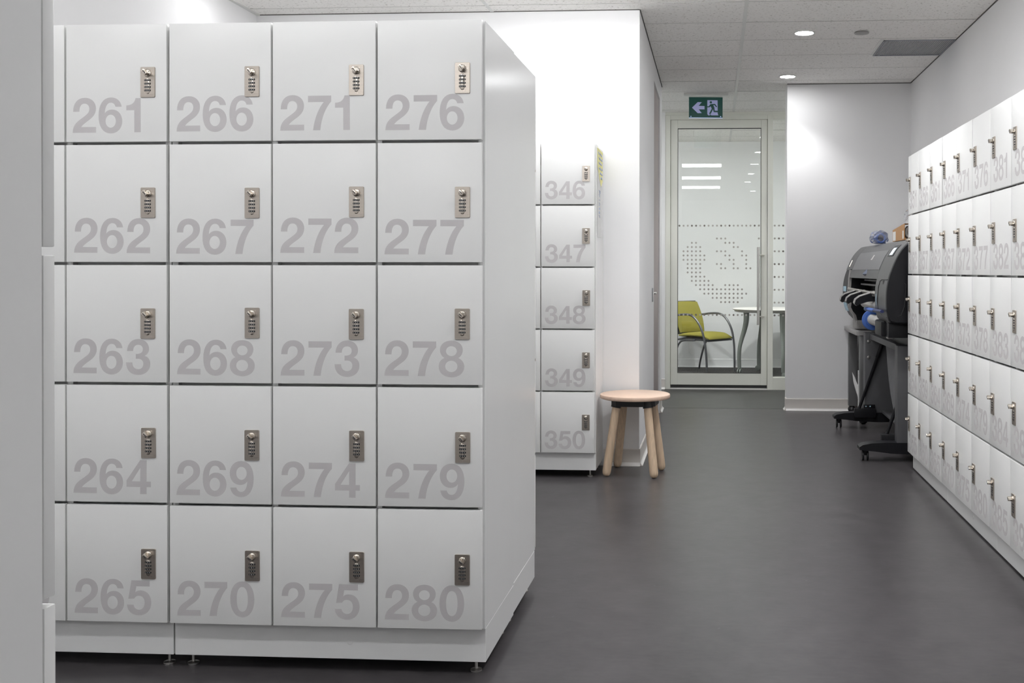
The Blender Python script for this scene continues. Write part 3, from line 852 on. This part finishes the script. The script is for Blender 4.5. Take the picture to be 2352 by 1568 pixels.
prism(bm, [[(850, 499), (1218, 501), (1222, 940), (1226, 992), (1252, 1040), (995, 1043), (962, 1010), (935, 1005), (945, 1042), (888, 1044), (850, 1000)]], fs, -0.0008, 0.0)
obj('doorway', bm, 'sign_w', pn)
bm = new()
prism(bm, [[(977 + 43 * math.cos(a), 577 + 43 * math.sin(a)) for a in [2 * PI * k / 24 for k in range(24)]]], fs, -0.0016, -0.0008)
prism(bm, [[(963, 640), (1118, 632), (1142, 652), (1196, 726), (1186, 748), (1164, 748), (1108, 674), (1066, 678), (1102, 760), (1117, 875), (1225, 877), (1288, 928), (1275, 935), (1090, 930),
            (1073, 905), (1058, 826), (975, 988), (945, 1002), (914, 984), (1008, 806), (970, 716), (925, 757), (850, 758), (850, 722), (902, 720)]], fs, -0.0016, -0.0008)
obj('running_figure', bm, 'green', pn)
for u in (262, 1328):
    bm = new(); c = fs(u, 1086, 0); lathe(bm, [(0.005, 0.0), (0.004, -0.004)], c, 'y', 12); obj('screw', bm, 'sign_e', t)

# ------------------------------------------------------------------ stool
SX, SY = -0.456, 6.035
t = thing('stool', 'round pale wooden stool with four splayed legs beside lockers 346 to 350', 'stool', (SX, SY, 0))
bm = new(); lathe(bm, [(0.001, 0.434), (0.192, 0.434), (0.200, 0.437), (0.203, 0.442), (0.203, 0.453), (0.201, 0.458), (0.197, 0.460), (0.001, 0.460)], (SX, SY, 0), n=72); obj('seat', bm, 'seat_wood', t)
tops = [(-0.096, -0.080), (0.076, -0.100), (-0.070, 0.085), (0.098, 0.075)]
bots = [(-0.158, -0.098), (0.120, -0.142), (-0.120, 0.182), (0.150, 0.100)]
bm = new()
loop = [(-0.155, -0.105), (-0.125, -0.140), (0.020, -0.150), (0.105, -0.135), (0.135, -0.105), (0.150, 0.085), (0.120, 0.120), (-0.090, 0.130), (-0.125, 0.100)]
prism(bm, [loop], lambda a, b, d: Vector((SX + 0.005 + a * 0.86, SY + b * 0.86, d)), 0.434, 0.398)
for (a, b), (c, d) in zip(tops, bots):
    tube(bm, [(SX + a - (c - a) * 0.02, SY + b - (d - b) * 0.02, 0.434), (SX + a + (c - a) * 0.12, SY + b + (d - b) * 0.12, 0.390)], 0.0285, 20)
obj('bracket', bm, 'black', t)
for (a, b), (c, d) in zip(tops, bots):
    bm = new()
    P = lambda f: (SX + a + (c - a) * f, SY + b + (d - b) * f, 0.428 * (1 - f))
    tube(bm, [P(0.0), P(0.25), P(0.5), P(0.75), P(0.93), P(0.965), P(0.988), P(1.0)], [0.0225, 0.0232, 0.0238, 0.0242, 0.0245, 0.0225, 0.0165, 0.006], 24)
    obj('leg', bm, 'leg_wood', t)

# ------------------------------------------------------------------ meeting room chair (local: +x is the way it faces)
ch = thing('armchair', 'lime green cushioned chair with dark tubular arms behind the glass door', 'chair', (-0.12, 12.145, 0), math.radians(-39))
def cushion(name, pts_fn, nu, nv, th, m):
    bm = new()
    g = [[[bm.verts.new(Vector(pts_fn(i / nu, j / nv)) + Vector(pts_fn(i / nu, j / nv, True)) * s * th * (1 - 0.75 * max(abs(2 * i / nu - 1), abs(2 * j / nv - 1)) ** 6)) for j in range(nv + 1)] for i in range(nu + 1)] for s in (-0.5, 0.5)]
    for k in (0, 1):
        for i in range(nu):
            for j in range(nv):
                bm.faces.new((g[k][i][j], g[k][i + 1][j], g[k][i + 1][j + 1], g[k][i][j + 1]))
    for i in range(nu):
        for j in (0, nv):
            bm.faces.new((g[0][i][j], g[0][i + 1][j], g[1][i + 1][j], g[1][i][j]))
    for j in range(nv):
        for i in (0, nu):
            bm.faces.new((g[0][i][j], g[0][i][j + 1], g[1][i][j + 1], g[1][i][j]))
    return obj(name, bm, m, ch, local=True, ang=60)
def seat_fn(a, b, nrm=False):
    if nrm: return (0.0, 0.0, 1.0)
    x = -0.20 + 0.45 * a
    w = 0.235 - 0.02 * (1 - a) - 0.03 * max(0, a - 0.8) * 5
    return (x, (2 * b - 1) * w, 0.425 + 0.012 * math.sin(PI * a) - 0.030 * max(0, a - 0.78) * 4 * (a > 0.78) + 0.0)
cushion('seat_cushion', seat_fn, 14, 10, 0.055, 'lime')
def back_fn(a, b, nrm=False):
    if nrm: return (1.0, 0.0, 0.25)
    z = 0.455 + 0.345 * a
    w = 0.215 + 0.02 * math.sin(PI * a)
    y = 2 * b - 1
    return (-0.205 - 0.085 * a - 0.03 * a * a + 0.030 * y * y, y * w, z + 0.008 * (a > 0.9) * (1 - y * y))
cushion('back_cushion', back_fn, 14, 10, 0.045, 'lime')
def shell_fn(a, b, nrm=False):
    if nrm: return (1.0, 0.0, 0.25)
    z = 0.435 + 0.378 * a
    w = 0.225 + 0.022 * math.sin(PI * a)
    y = 2 * b - 1
    return (-0.236 - 0.085 * a - 0.03 * a * a + 0.030 * y * y, y * w, z)
cushion('back_shell', shell_fn, 14, 10, 0.018, 'chair_plastic')
def pan_fn(a, b, nrm=False):
    if nrm: return (0.0, 0.0, 1.0)
    return (-0.235 + 0.475 * a, (2 * b - 1) * 0.222, 0.388 - 0.014 * max(0, 1 - a * 4) - 0.018 * max(0, a - 0.78) * 4 * (a > 0.78))
cushion('seat_pan', pan_fn, 12, 8, 0.045, 'chair_plastic')
for s in (-1, 1):
    bm = new()
    p = smooth_path([(0.252, 0.252 * s, 0.0), (0.250, 0.255 * s, 0.15), (0.234, 0.262 * s, 0.34), (0.190, 0.268 * s, 0.50), (0.110, 0.270 * s, 0.615), (0.02, 0.268 * s, 0.665), (-0.10, 0.262 * s, 0.668), (-0.205, 0.250 * s, 0.655), (-0.262, 0.228 * s, 0.650)], 6)
    tube(bm, p, 0.0125, 12); obj('arm_and_front_leg', bm, 'chair_metal', ch, local=True)
    bm = new()
    p = smooth_path([(0.06, 0.232 * s, 0.378), (-0.10, 0.240 * s, 0.370), (-0.165, 0.245 * s, 0.335), (-0.215, 0.248 * s, 0.24), (-0.262, 0.252 * s, 0.10), (-0.285, 0.254 * s, 0.0)], 6)
    tube(bm, p, 0.0115, 12); obj('rear_leg', bm, 'chair_metal', ch, local=True)
bm = new(); tube(bm, [(0.215, -0.26, 0.392), (0.215, 0.26, 0.392)], 0.010, 10); obj('front_crossbar', bm, 'chair_metal', ch, local=True)

# ------------------------------------------------------------------ round meeting table
TX, TY = 0.735, 11.95
t = thing('round_table', 'round white-topped table on castors behind the glass door', 'table', (TX, TY, 0))
bm = new(); lathe(bm, [(0.001, 0.722), (0.500, 0.722), (0.524, 0.730), (0.532, 0.738), (0.532, 0.742), (0.526, 0.744), (0.001, 0.744)], (TX, TY, 0), n=80); obj('tabletop', bm, 'table_top', t)
bm = new(); lathe(bm, [(0.001, 0.706), (0.495, 0.706), (0.508, 0.712), (0.505, 0.722), (0.001, 0.722)], (TX, TY, 0), n=80); obj('under_rim', bm, 'table_edge', t)
for deg in (184, 118, 272, 20):
    a = math.radians(deg); u = Vector((math.cos(a), math.sin(a), 0)); c = Vector((TX, TY, 0))
    bm = new()
    p = smooth_path([c + u * r + Vector((0, 0, z)) for r, z in ((0.372, 0.712), (0.375, 0.60), (0.395, 0.50), (0.425, 0.40), (0.448, 0.30), (0.455, 0.19), (0.452, 0.06))], 5)
    n_ = len(p)
    tube(bm, p, [0.034 - 0.012 * min(1, i / (0.6 * n_)) for i in range(n_)], 16, flat=0.75)
    lg = obj('leg', bm, 'table_leg', t)
    bm = new(); q = c + u * 0.44; tn = Vector((-u.y, u.x, 0))
    for s in (-1, 1):
        old = set(bm.verts)
        lathe(bm, [(0.020, -0.009), (0.030, -0.007), (0.030, 0.007), (0.020, 0.009)], (0, 0, 0), 'y', 22, 0)
        mt = Matrix.Translation(q + Vector((0, 0, 0.030)) + tn * 0.0) @ Matrix.Rotation(a + PI / 3, 4, 'Z') @ Matrix.Translation((0.022, 0.014 * s, 0))
        bmesh.ops.transform(bm, matrix=mt, verts=[v for v in bm.verts if v not in old])
    tube(bm, [q + Vector((0, 0, 0.075)), q + Vector((0, 0, 0.035))], 0.013, 12)
    obj('castor', bm, 'table_leg', t)

# ------------------------------------------------------------------ small grey table in the far corner
t = thing('side_table', 'low grey table with ball feet in the far corner behind the printer', 'table', (1.34, 8.42, 0))
bm = new(); box(bm, 1.093, 1.60, 8.06, 8.80, 0.685, 0.722, 0.003); obj('tabletop', bm, 'table_s', t)
for x, y in ((1.128, 8.765), (1.128, 8.10), (1.56, 8.10), (1.56, 8.765)):
    bm = new(); w_ = 0.035 if y > 8.5 else 0.028
    box(bm, x - 0.005, x + w_ * 2 - 0.005, y - 0.03, y + 0.03, 0.055, 0.685, 0.006); lg = obj('leg', bm, 'table_sleg', t)
    bm = new(); lathe(bm, [(0.012, 0.0), (0.028, 0.010), (0.034, 0.026), (0.028, 0.044), (0.014, 0.056)], (x + 0.025, y, 0), n=24); obj('ball_foot', bm, 'black', lg)
t = thing('paper_sheet', 'white board standing on edge between the side table legs', 'paper', (1.135, 8.25, 0))
bm = new(); box(bm, 1.130, 1.136, 8.20, 8.235, 0.0, 0.40); obj('sheet', bm, 'paper', t)
t = thing('brochure', 'folded white sheet tucked behind the front leg of the side table', 'paper', (1.11, 8.17, 0.24))
bm = new()
fq = lambda a, b, d: Vector((a, 8.20 + (1.135 - a) * 1.6 + d, b))
prism(bm, [[(1.090, 0.385), (1.108, 0.345), (1.136, 0.245), (1.136, 0.165), (1.118, 0.225), (1.099, 0.305)]], fq, 0.0, 0.002)
prism(bm, [[(1.112, 0.33), (1.136, 0.27), (1.136, 0.20), (1.106, 0.30)]], fq, 0.02, 0.022)
obj('sheet', bm, 'paper', t)

# ------------------------------------------------------------------ wide-format printer
pr = thing('wide_format_printer', 'large charcoal roll-fed printer on a wheeled stand against the right wall', 'printer', (1.3, 7.3, 0))
PROF = [(1.58, 1.378), (1.30, 1.379), (1.205, 1.376), (1.173, 1.359), (1.136, 1.320), (1.110, 1.280), (1.091, 1.241), (1.075, 1.202), (1.054, 1.141), (1.0415, 1.073), (1.039, 0.999), (1.0415, 0.945), (1.051, 0.894), (1.0626, 0.8675), (1.10, 0.858), (1.58, 0.858)]
def prof_x(z):
    P = PROF[2:14]
    for (xa, za), (xb, zb) in zip(P, P[1:]):
        if zb <= z <= za:
            f = (za - z) / (za - zb)
            return xa + (xb - xa) * f
    return P[0][0] if z > P[0][1] else P[-1][0]
def loft(bm, ys, prof, mi=0, inset=0.0):
    rings = []
    c = Vector((sum(p[0] for p in prof) / len(prof), 0, sum(p[1] for p in prof) / len(prof)))
    for y, s in ys:
        rings.append([bm.verts.new((c.x + (x - c.x) * (1 - s), y, c.z + (z - c.z) * (1 - s))) for x, z in prof])
    n = len(prof)
    for a, b in zip(rings, rings[1:]):
        for i in range(n):
            f = bm.faces.new((a[i], a[(i + 1) % n], b[(i + 1) % n], b[i])); f.material_index = mi
    f = bm.faces.new(rings[0]); f.material_index = mi
    f = bm.faces.new(rings[-1][::-1]); f.material_index = mi
YN, Y2p, Y3p, YE = 6.325, 6.78, 8.15, 8.50
def fine(prof):
    """smooth the front curve of the profile"""
    core = smooth_path([(x, z, 0) for x, z in prof[1:14]], 4)
    return [prof[0]] + [(p.x, p.y) for p in core] + prof[14:]
FP = fine(PROF)
bm = new(); loft(bm, [(YN + 0.035, 0.0), (Y2p, 0.0)], FP); rh = obj('right_housing', bm, 'p_grey', pr)
bm = new(); loft(bm, [(YN, 0.05), (YN + 0.006, 0.022), (YN + 0.018, 0.006), (YN + 0.036, 0.0)], FP); obj('end_cover', bm, 'p_black', pr)
# ink door outline on the housing front
def on_front(y, z, d=0.0025):
    return Vector((prof_x(z) - d, y, z))
pts = [on_front(YN + 0.04, 1.13), on_front(6.55, 1.13), on_front(6.62, 1.12), on_front(6.645, 1.08), on_front(6.66, 1.0), on_front(6.66, 0.93), on_front(6.60, 0.905), on_front(YN + 0.04, 0.90)]
bm = new(); tube(bm, pts, 0.0022, 6)
tube(bm, [(prof_x(1.13) + 0.0, YN + 0.03, 1.13), (1.12, YN + 0.006, 1.13), (1.155, YN - 0.001, 1.10), (1.145, YN - 0.001, 0.97), (1.125, YN - 0.001, 0.915), (1.09, YN + 0.004, 0.902), (prof_x(0.9), YN + 0.03, 0.90)], 0.0022, 6)
obj('door_seam', bm, 'black', rh)
bm = new(); box(bm, prof_x(1.11) - 0.003, prof_x(1.11) + 0.01, 6.47, 6.53, 1.095, 1.125, 0.003); obj('door_latch', bm, 'black', rh)
# display
def patch(bm, y0, y1, z0, z1, d0, d1, n=6, mi=0):
    g = [[[bm.verts.new((prof_x(z1 + (z0 - z1) * i / n) - d, y, z1 + (z0 - z1) * i / n)) for y in (y0, y1)] for i in range(n + 1)] for d in (d0, d1)]
    for i in range(n):
        for k in (0, 1):
            f = bm.faces.new((g[k][i][0], g[k][i][1], g[k][i + 1][1], g[k][i + 1][0])); f.material_index = mi
        for s in (0, 1):
            f = bm.faces.new((g[0][i][s], g[0][i + 1][s], g[1][i + 1][s], g[1][i][s])); f.material_index = mi
    for i in (0, n):
        f = bm.faces.new((g[0][i][0], g[0][i][1], g[1][i][1], g[1][i][0])); f.material_index = mi
bm = new(); patch(bm, 6.50, 6.70, 1.275, 1.345, -0.004, 0.004); dp = obj('display_bezel', bm, 'p_black', rh)
bm = new(); patch(bm, 6.545, 6.645, 1.283, 1.328, 0.002, 0.006); obj('screen', bm, 'screen', dp)
bm = new(); patch(bm, 6.725, 6.737, 0.965, 1.035, -0.002, 0.0015); obj('sticker', bm, 'sticker', rh)
# lid
LID = [p for p in FP if p[1] > 1.132]
zl = 1.130
LIDP = LID + [(prof_x(zl), zl), (1.16, 1.145), (1.30, 1.20), (1.58, 1.20)]
bm = new(); loft(bm, [(Y2p + 0.004, 0.0), (Y3p - 0.004, 0.0)], LIDP); ld_ = obj('lid', bm, 'p_grey', pr)
bm = new(); patch(bm, Y2p + 0.02, Y3p - 0.05, 1.190, 1.318, -0.003, 0.003, 10); obj('lid_panel', bm, 'p_lid', ld_)
bm = new()
for s in (0, 0.035):
    z0, z1 = 1.262, 1.290
    tube(bm, [(prof_x(z0) - 0.004, 7.31 - s * 0.4, z0), (prof_x(z1) - 0.004, 7.295 - s * 0.4, z1)], 0.0035, 8)
tube(bm, [(prof_x(1.262) - 0.004, 7.335, 1.262), (prof_x(1.262) - 0.004, 7.30, 1.262)], 0.003, 8)
obj('emblem', bm, 'base_w', ld_)
bm = new()
c = Vector((prof_x(1.165) - 0.002, 7.36, 1.165))
vs = [bm.verts.new(c + Vector(d)) for d in ((0.006, 0.06, 0.0), (0.010, -0.02, 0.032), (0.004, -0.07, -0.004), (0.0, 0.0, -0.022), (-0.022, -0.010, -0.004))]
for f in ((0, 1, 4), (1, 2, 4), (2, 3, 4), (3, 0, 4)):
    bm.faces.new([vs[i] for i in f])
bm.faces.new([vs[i] for i in (3, 2, 1, 0)])
obj('lid_latch', bm, 'slate', ld_, ang=5)
# left housing: full height in the upper half, dark recessed flank below
bm = new()
UP = [p for p in FP if p[1] > 1.19] + [(prof_x(1.19), 1.19), (1.12, 1.15), (1.58, 1.15)]
loft(bm, [(Y3p, 0.0), (YE - 0.05, 0.0), (YE - 0.015, 0.01), (YE, 0.03)], UP); lh = obj('left_housing', bm, 'p_grey', pr)
bm = new(); loft(bm, [(Y3p + 0.09, 0.0), (YE - 0.02, 0.0), (YE - 0.004, 0.02)], [(p[0] + 0.004, min(p[1], 1.20)) for p in FP if 0.90 < p[1] < 1.21] + [(1.09, 0.83), (1.13, 0.79), (1.40, 0.79), (1.40, 1.19)]); obj('flank', bm, 'p_black', pr)
bm = new(); loft(bm, [(Y3p, 0.0), (Y3p + 0.06, 0.0)], [(1.062, 1.195), (1.052, 1.12), (1.044, 1.03), (1.042, 0.96), (1.050, 0.93), (1.046, 0.90), (1.060, 0.87), (1.085, 0.84), (1.10, 0.78), (1.16, 0.76), (1.20, 0.80), (1.20, 1.19)]); br = obj('side_bracket', bm, 'p_black', pr)
be = [(1.060, 1.19), (1.050, 1.12), (1.042, 1.03), (1.040, 0.96), (1.048, 0.93), (1.044, 0.90), (1.058, 0.87), (1.083, 0.84), (1.098, 0.78)]
bm = new(); prism(bm, [be + [(x + 0.020, z) for x, z in be[::-1]]], lambda a, b, d: Vector((a, d, b)), Y3p - 0.003, Y3p + 0.062); obj('bracket_edge', bm, 'p_side', br)
bm = new(); patch(bm, YE - 0.23, YE - 0.08, 1.02, 1.06, -0.004, 0.002); patch(bm, YE - 0.22, YE - 0.06, 0.865, 0.93, -0.004, 0.002); obj('flank_stickers', bm, 'sticker', pr)
bm = new(); tube(bm, [on_front(8.33, 1.215, 0.003), on_front(8.33, 1.265, 0.003)], 0.004, 6); obj('silver_badge', bm, 'chrome', lh)
# inner body (dark media bay)
bm = new(); box(bm, 1.20, 1.56, Y2p - 0.01, Y3p + 0.02, 0.80, 1.22, 0.004); obj('media_bay', bm, 'p_black', pr)
bm = new(); box(bm, 1.12, 1.22, Y2p, Y3p, 0.985, 1.035, 0.004); obj('platen', bm, 'p_black', pr)
bm = new(); box(bm, 1.13, 1.16, Y2p + 0.05, Y3p - 0.25, 1.108, 1.120, 0.003); box(bm, 1.11, 1.15, Y2p + 0.02, Y3p - 0.2, 1.076, 1.090, 0.003); obj('pinch_rollers', bm, 'p_grey', pr)
bm = new(); tube(bm, [(1.045, Y2p - 0.005, 1.035), (1.045, Y3p + 0.0, 1.045)], 0.010, 12); box(bm, 1.045, 1.12, Y2p, Y3p, 1.015, 1.043, 0.004); obj('output_lip', bm, 'p_rail', pr)
for y in (7.75, 7.42, 6.98):
    bm = new()
    prism(bm, [[(1.10, 1.045), (1.055, 1.040), (0.965, 1.010), (0.940, 0.990), (0.934, 0.962), (0.948, 0.950), (0.968, 0.962), (1.02, 0.978), (1.10, 0.985)]], lambda a, b, d, y=y: Vector((a, y + d, b)), -0.032, 0.032)
    am = obj('output_arm', bm, 'p_black', pr)
    bm = new()
    for s in (-0.024, 0.024):
        tube(bm, [(1.065, y + s, 1.045), (0.968, y + s, 1.0135), (0.942, y + s, 0.994), (0.934, y + s, 0.968)], 0.0055, 8)
    obj('ridge', bm, 'p_side', am)
# paper rolls, hub, lever
bm = new(); lathe(bm, [(0.001, 0.0), (0.036, 0.0), (0.037, 0.5), (0.039, 0.70), (0.036, 0.80), (0.024, 0.835), (0.001, 0.84)], (1.09, 6.76, 0.955), 'y', 32); obj('upper_roll', bm, 'roll', pr)
bm = new(); lathe(bm, [(0.001, 0.0), (0.036, 0.002), (0.038, 0.03), (0.036, 0.45), (0.001, 0.45)], (1.085, 6.74, 0.850), 'y', 32); lr = obj('roll_spindle', bm, 'roll', pr)
bm = new(); lathe(bm, [(0.001, 0.0), (0.046, 0.0), (0.048, 0.003), (0.0485, 0.0), (0.067, 0.002), (0.070, 0.006), (0.070, 0.02), (0.001, 0.02)], (1.085, 7.18, 0.846), 'y', 48); obj('hub_disc', bm, 'blue', pr)
bm = new(); tube(bm, [(1.022, 7.02, 0.930), (1.016, 6.98, 0.929), (1.014, 6.62, 0.932)], [0.008, 0.016, 0.016], 12, flat=0.8); lv = obj('load_lever', bm, 'blue', pr)
bm = new(); tube(bm, [(1.023, 7.03, 0.930), (1.017, 6.992, 0.9295)], [0.010, 0.0185], 12, flat=0.8); obj('lever_tip', bm, 'sticker', lv)
bm = new()
for k in range(4):
    y = 6.965 - 0.028 * k
    tube(bm, [(1.0155, y, 0.9298), (1.0155, y - 0.012, 0.9298)], 0.0168, 12, flat=0.8)
obj('lever_stripes', bm, 'blue_d', lv)
bm = new(); tube(bm, [(1.014, 6.64, 0.932), (1.020, 6.37, 0.936)], [0.0155, 0.012], 12, flat=0.8); obj('lever_grip', bm, 'blue_d', lv)
bm = new(); box(bm, 1.035, 1.12, 6.50, 6.76, 0.775, 0.872, 0.016, 3); obj('spindle_stop', bm, 'p_black', pr)
bm = new(); box(bm, 1.062, 1.56, YN + 0.06, 6.50, 0.775, 0.865, 0.006); obj('under_tray', bm, 'p_black', pr)
bm = new(); box(bm, 1.065, 1.10, 6.44, 6.50, 0.765, 0.87, 0.004); obj('tray_bracket', bm, 'p_side', pr)
bm = new(); box(bm, 1.205, 1.56, 6.40, 8.04, 0.708, 0.80, 0.004); obj('base_beam', bm, 'p_black', pr)
bm = new(); box(bm, 1.10, 1.19, Y3p - 0.04, 8.03 + 0.30, 0.735, 0.80, 0.005); obj('base_end', bm, 'p_side', pr)
# stand
for y0, nm in ((6.49, 'near'), (7.86, 'far')):
    bm = new()
    box(bm, 1.1325, 1.50, y0, y0 + 0.095, 0.115, 0.72, 0.006)
    lg = obj('stand_leg', bm, 'p_leg', pr)
    if nm == 'far':
        for (x, z, rr) in ((1.158, 0.655, 0.012), (1.158, 0.535, 0.012)):
            bm = new(); lathe(bm, [(rr, 0.0), (rr, -0.003), (rr * 0.6, -0.008), (0.001, -0.009)], (x, y0, z), 'y', 16); obj('bolt', bm, 'steel', lg)
    bm = new()
    fx = lambda a, b, d, y0=y0: Vector((a, y0 + d, b))
    loop = [(0.905, 0.072), (0.905, 0.090), (0.925, 0.103), (0.98, 0.114), (1.07, 0.120), (1.50, 0.120), (1.56, 0.105), (1.575, 0.072), (1.45, 0.056), (1.25, 0.048), (1.10, 0.052), (1.0, 0.064)]
    prism(bm, [loop], fx, 0.0, 0.105)
    bmesh.ops.recalc_face_normals(bm, faces=bm.faces)
    ft = obj('stand_foot', bm, 'p_black', pr)
    for x in (0.945, 1.52):
        bm = new()
        for s in (-0.014, 0.014):
            lathe(bm, [(0.020, -0.006), (0.032, -0.005), (0.0335, 0.0), (0.032, 0.005), (0.020, 0.006)], (x + s, y0 + 0.05, 0.0335), 'x', 26)
        box(bm, x - 0.012, x + 0.012, y0 + 0.03, y0 + 0.07, 0.035, 0.072, 0.004)
        obj('castor', bm, 'p_black', pr)
    # rod holder and bin rod
    x0 = 1.05 if nm == 'far' else 1.055
    bm = new(); box(bm, x0, x0 + 0.16, y0 - 0.035 if nm == 'far' else y0 + 0.10, y0 if nm == 'far' else y0 + 0.17, 0.085, 0.155, 0.006)
    hd = obj('rod_holder', bm, 'p_black', pr)
    if nm == 'far':
        bm = new(); box(bm, x0 + 0.07, x0 + 0.155, y0 - 0.012, y0 - 0.002, 0.15, 0.182, 0.003)
        obj('holder_plate', bm, 'p_black', hd)
        for x in (x0 + 0.087, x0 + 0.118):
            bm = new(); lathe(bm, [(0.005, 0.0), (0.003, -0.003)], (x, y0 - 0.012, 0.168), 'y', 12); obj('bolt', bm, 'sticker', hd)
    yr = y0 - 0.02 if nm == 'far' else y0 + 0.135
    bm = new()
    A, B = Vector((x0 + 0.035, yr, 0.150)), Vector((x0 + 0.205, yr, 0.640))
    tube(bm, [A, A.lerp(B, 0.78), A.lerp(B, 0.79), B], [0.0115, 0.0115, 0.0150, 0.0150], 14)
    obj('bin_rod', bm, 'p_black', pr)
bm = new(); box(bm, 1.165, 1.25, 6.585, 7.86, 0.672, 0.712, 0.003); obj('cross_beam', bm, 'p_leg', pr)
bm = new(); box(bm, 1.254, 1.42, 6.585, 7.86, 0.118, 0.138, 0.003); obj('lower_brace', bm, 'p_leg', pr)
bm = new()
edge = [(0.655, 7.60), (0.60, 7.55), (0.52, 7.50), (0.42, 7.42), (0.32, 7.33), (0.22, 7.22), (0.14, 7.14)]
g = []
for k, (z, y) in enumerate(edge):
    g.append([bm.verts.new((1.235 + 0.03 * math.sin(j / 8 * PI) + 0.004 * math.sin(j * 1.7 + k), 6.60 + (y - 6.60) * j / 8, z)) for j in range(9)])
for a, b in zip(g, g[1:]):
    for j in range(8):
        bm.faces.new((a[j], a[j + 1], b[j + 1], b[j]))
ex = bmesh.ops.extrude_face_region(bm, geom=list(bm.faces))
bmesh.ops.translate(bm, verts=[q for q in ex['geom'] if isinstance(q, bmesh.types.BMVert)], vec=(0.004, 0, 0))
obj('bin_cloth', bm, 'p_cloth', pr)

# ------------------------------------------------------------------ things lying on the printer
ZT_ = 1.379
t = thing('wrapped_roll', 'blue-ended roll wrapped in clear plastic lying on top of the printer', 'roll', (1.235, 7.9, ZT_))
bm = new()
lathe(bm, [(0.022, 0.03), (0.022, 0.0), (0.030, -0.004), (0.036, 0.0), (0.036, 0.06), (0.030, 0.07)], (1.208, 7.62, ZT_ + 0.040), 'y', 32, 0, cap=False)
lathe(bm, [(0.001, 0.028), (0.024, 0.03)], (1.208, 7.62, ZT_ + 0.040), 'y', 32, 1, cap=False)
obj('end_cap', bm, ['blue', 'blue_d'], t)
bm = new(); lathe(bm, [(0.001, 0.06), (0.030, 0.06), (0.030, 0.16), (0.001, 0.16)], (1.208, 7.62, ZT_ + 0.040), 'y', 32); obj('paper_core', bm, 'blue', t)
rnd = random.Random(3)
def crumple(name, c, r, seed, parent, n=5, jit=0.16, squash=(1, 1, 1)):
    bm = new()
    bmesh.ops.create_icosphere(bm, subdivisions=3, radius=1.0)
    q = random.Random(seed)
    for v in bm.verts:
        k = 1 + q.uniform(-jit, jit)
        v.co = Vector((c[0] + v.co.x * r[0] * k, c[1] + v.co.y * r[1] * k, max(ZT_ + 0.001, c[2] + v.co.z * r[2] * k)))
    return obj(name, bm, 'poly', parent, ang=10)
crumple('plastic_wrap', (1.206, 7.69, ZT_ + 0.045), (0.066, 0.12, 0.054), 5, t, jit=0.10)

t = thing('cardboard_box', 'open brown cardboard box with slanted sides on top of the printer', 'box', (1.32, 6.9, ZT_))
bm = new()
side = [(6.69, ZT_ + 0.001), (7.12, ZT_ + 0.001), (7.12, 1.458), (6.69, 1.484)]
prism(bm, [side], lambda a, b, d: Vector((1.207 + d, a, b)), 0.0, 0.004)
prism(bm, [side], lambda a, b, d: Vector((1.42 + d, a, b)), 0.0, 0.004)
box(bm, 1.211, 1.42, 6.69, 7.12, ZT_ + 0.001, ZT_ + 0.005)
box(bm, 1.211, 1.42, 7.116, 7.12, ZT_ + 0.001, 1.458)
vs = [(1.207, 6.69, 1.484), (1.424, 6.69, 1.484), (1.424, 6.80, 1.500), (1.207, 6.80, 1.478)]
f = bm.faces.new([bm.verts.new(p) for p in vs])
obj('body', bm, 'card', t)
bm = new(); box(bm, 1.2055, 1.207, 7.00, 7.10, ZT_ + 0.006, 1.445); box(bm, 1.2055, 1.207, 6.71, 6.745, ZT_ + 0.01, 1.44); obj('label', bm, 'paper', t)
t = thing('grey_coil', 'grey coil wrapped in plastic inside the cardboard box', 'coil', (1.29, 6.76, ZT_))
bm = new()
for k in range(4):
    p = [(1.268 + 0.045 * math.cos(a), 6.715 + 0.018 * k + 0.004 * math.sin(3 * a), ZT_ + 0.050 + 0.040 * math.sin(a)) for a in [2 * PI * i / 24 for i in range(25)]]
    tube(bm, p, 0.009, 8)
obj('coil_loops', bm, 'p_side', t)
crumple('plastic_wrap', (1.268, 6.74, ZT_ + 0.052), (0.052, 0.045, 0.048), 9, t, jit=0.10)
t = thing('plastic_bag', 'twisted clear plastic bag end standing up out of the cardboard box', 'bag', (1.23, 6.80, 1.47))
bm = new()
pts = smooth_path([(1.215, 6.74, 1.478), (1.222, 6.75, 1.505), (1.236, 6.77, 1.535), (1.246, 6.78, 1.558), (1.252, 6.78, 1.575)], 4)
rr = [0.004, 0.005, 0.006, 0.007, 0.008, 0.010, 0.013, 0.015, 0.018, 0.020, 0.021, 0.021, 0.020, 0.018, 0.016, 0.014, 0.012]
q = random.Random(11)
tube(bm, pts, [r_ * q.uniform(0.75, 1.25) for r_ in rr[:len(pts)]], 9, flat=0.6)
for v in bm.verts:
    v.co += Vector((q.uniform(-1, 1), q.uniform(-1, 1), q.uniform(-1, 1))) * 0.0025
obj('film', bm, 'poly', t, ang=8)

# the printer corner sits a touch nearer the middle of the room
for o in list(COL.objects):
    if o.parent is None and o.name.split('.')[0] in ('wide_format_printer', 'side_table', 'paper_sheet', 'brochure', 'wrapped_roll', 'cardboard_box', 'grey_coil', 'plastic_bag'):
        o.location.x -= 0.0145
        o.location.z *= 0.9893
        o.scale.z = 0.9893
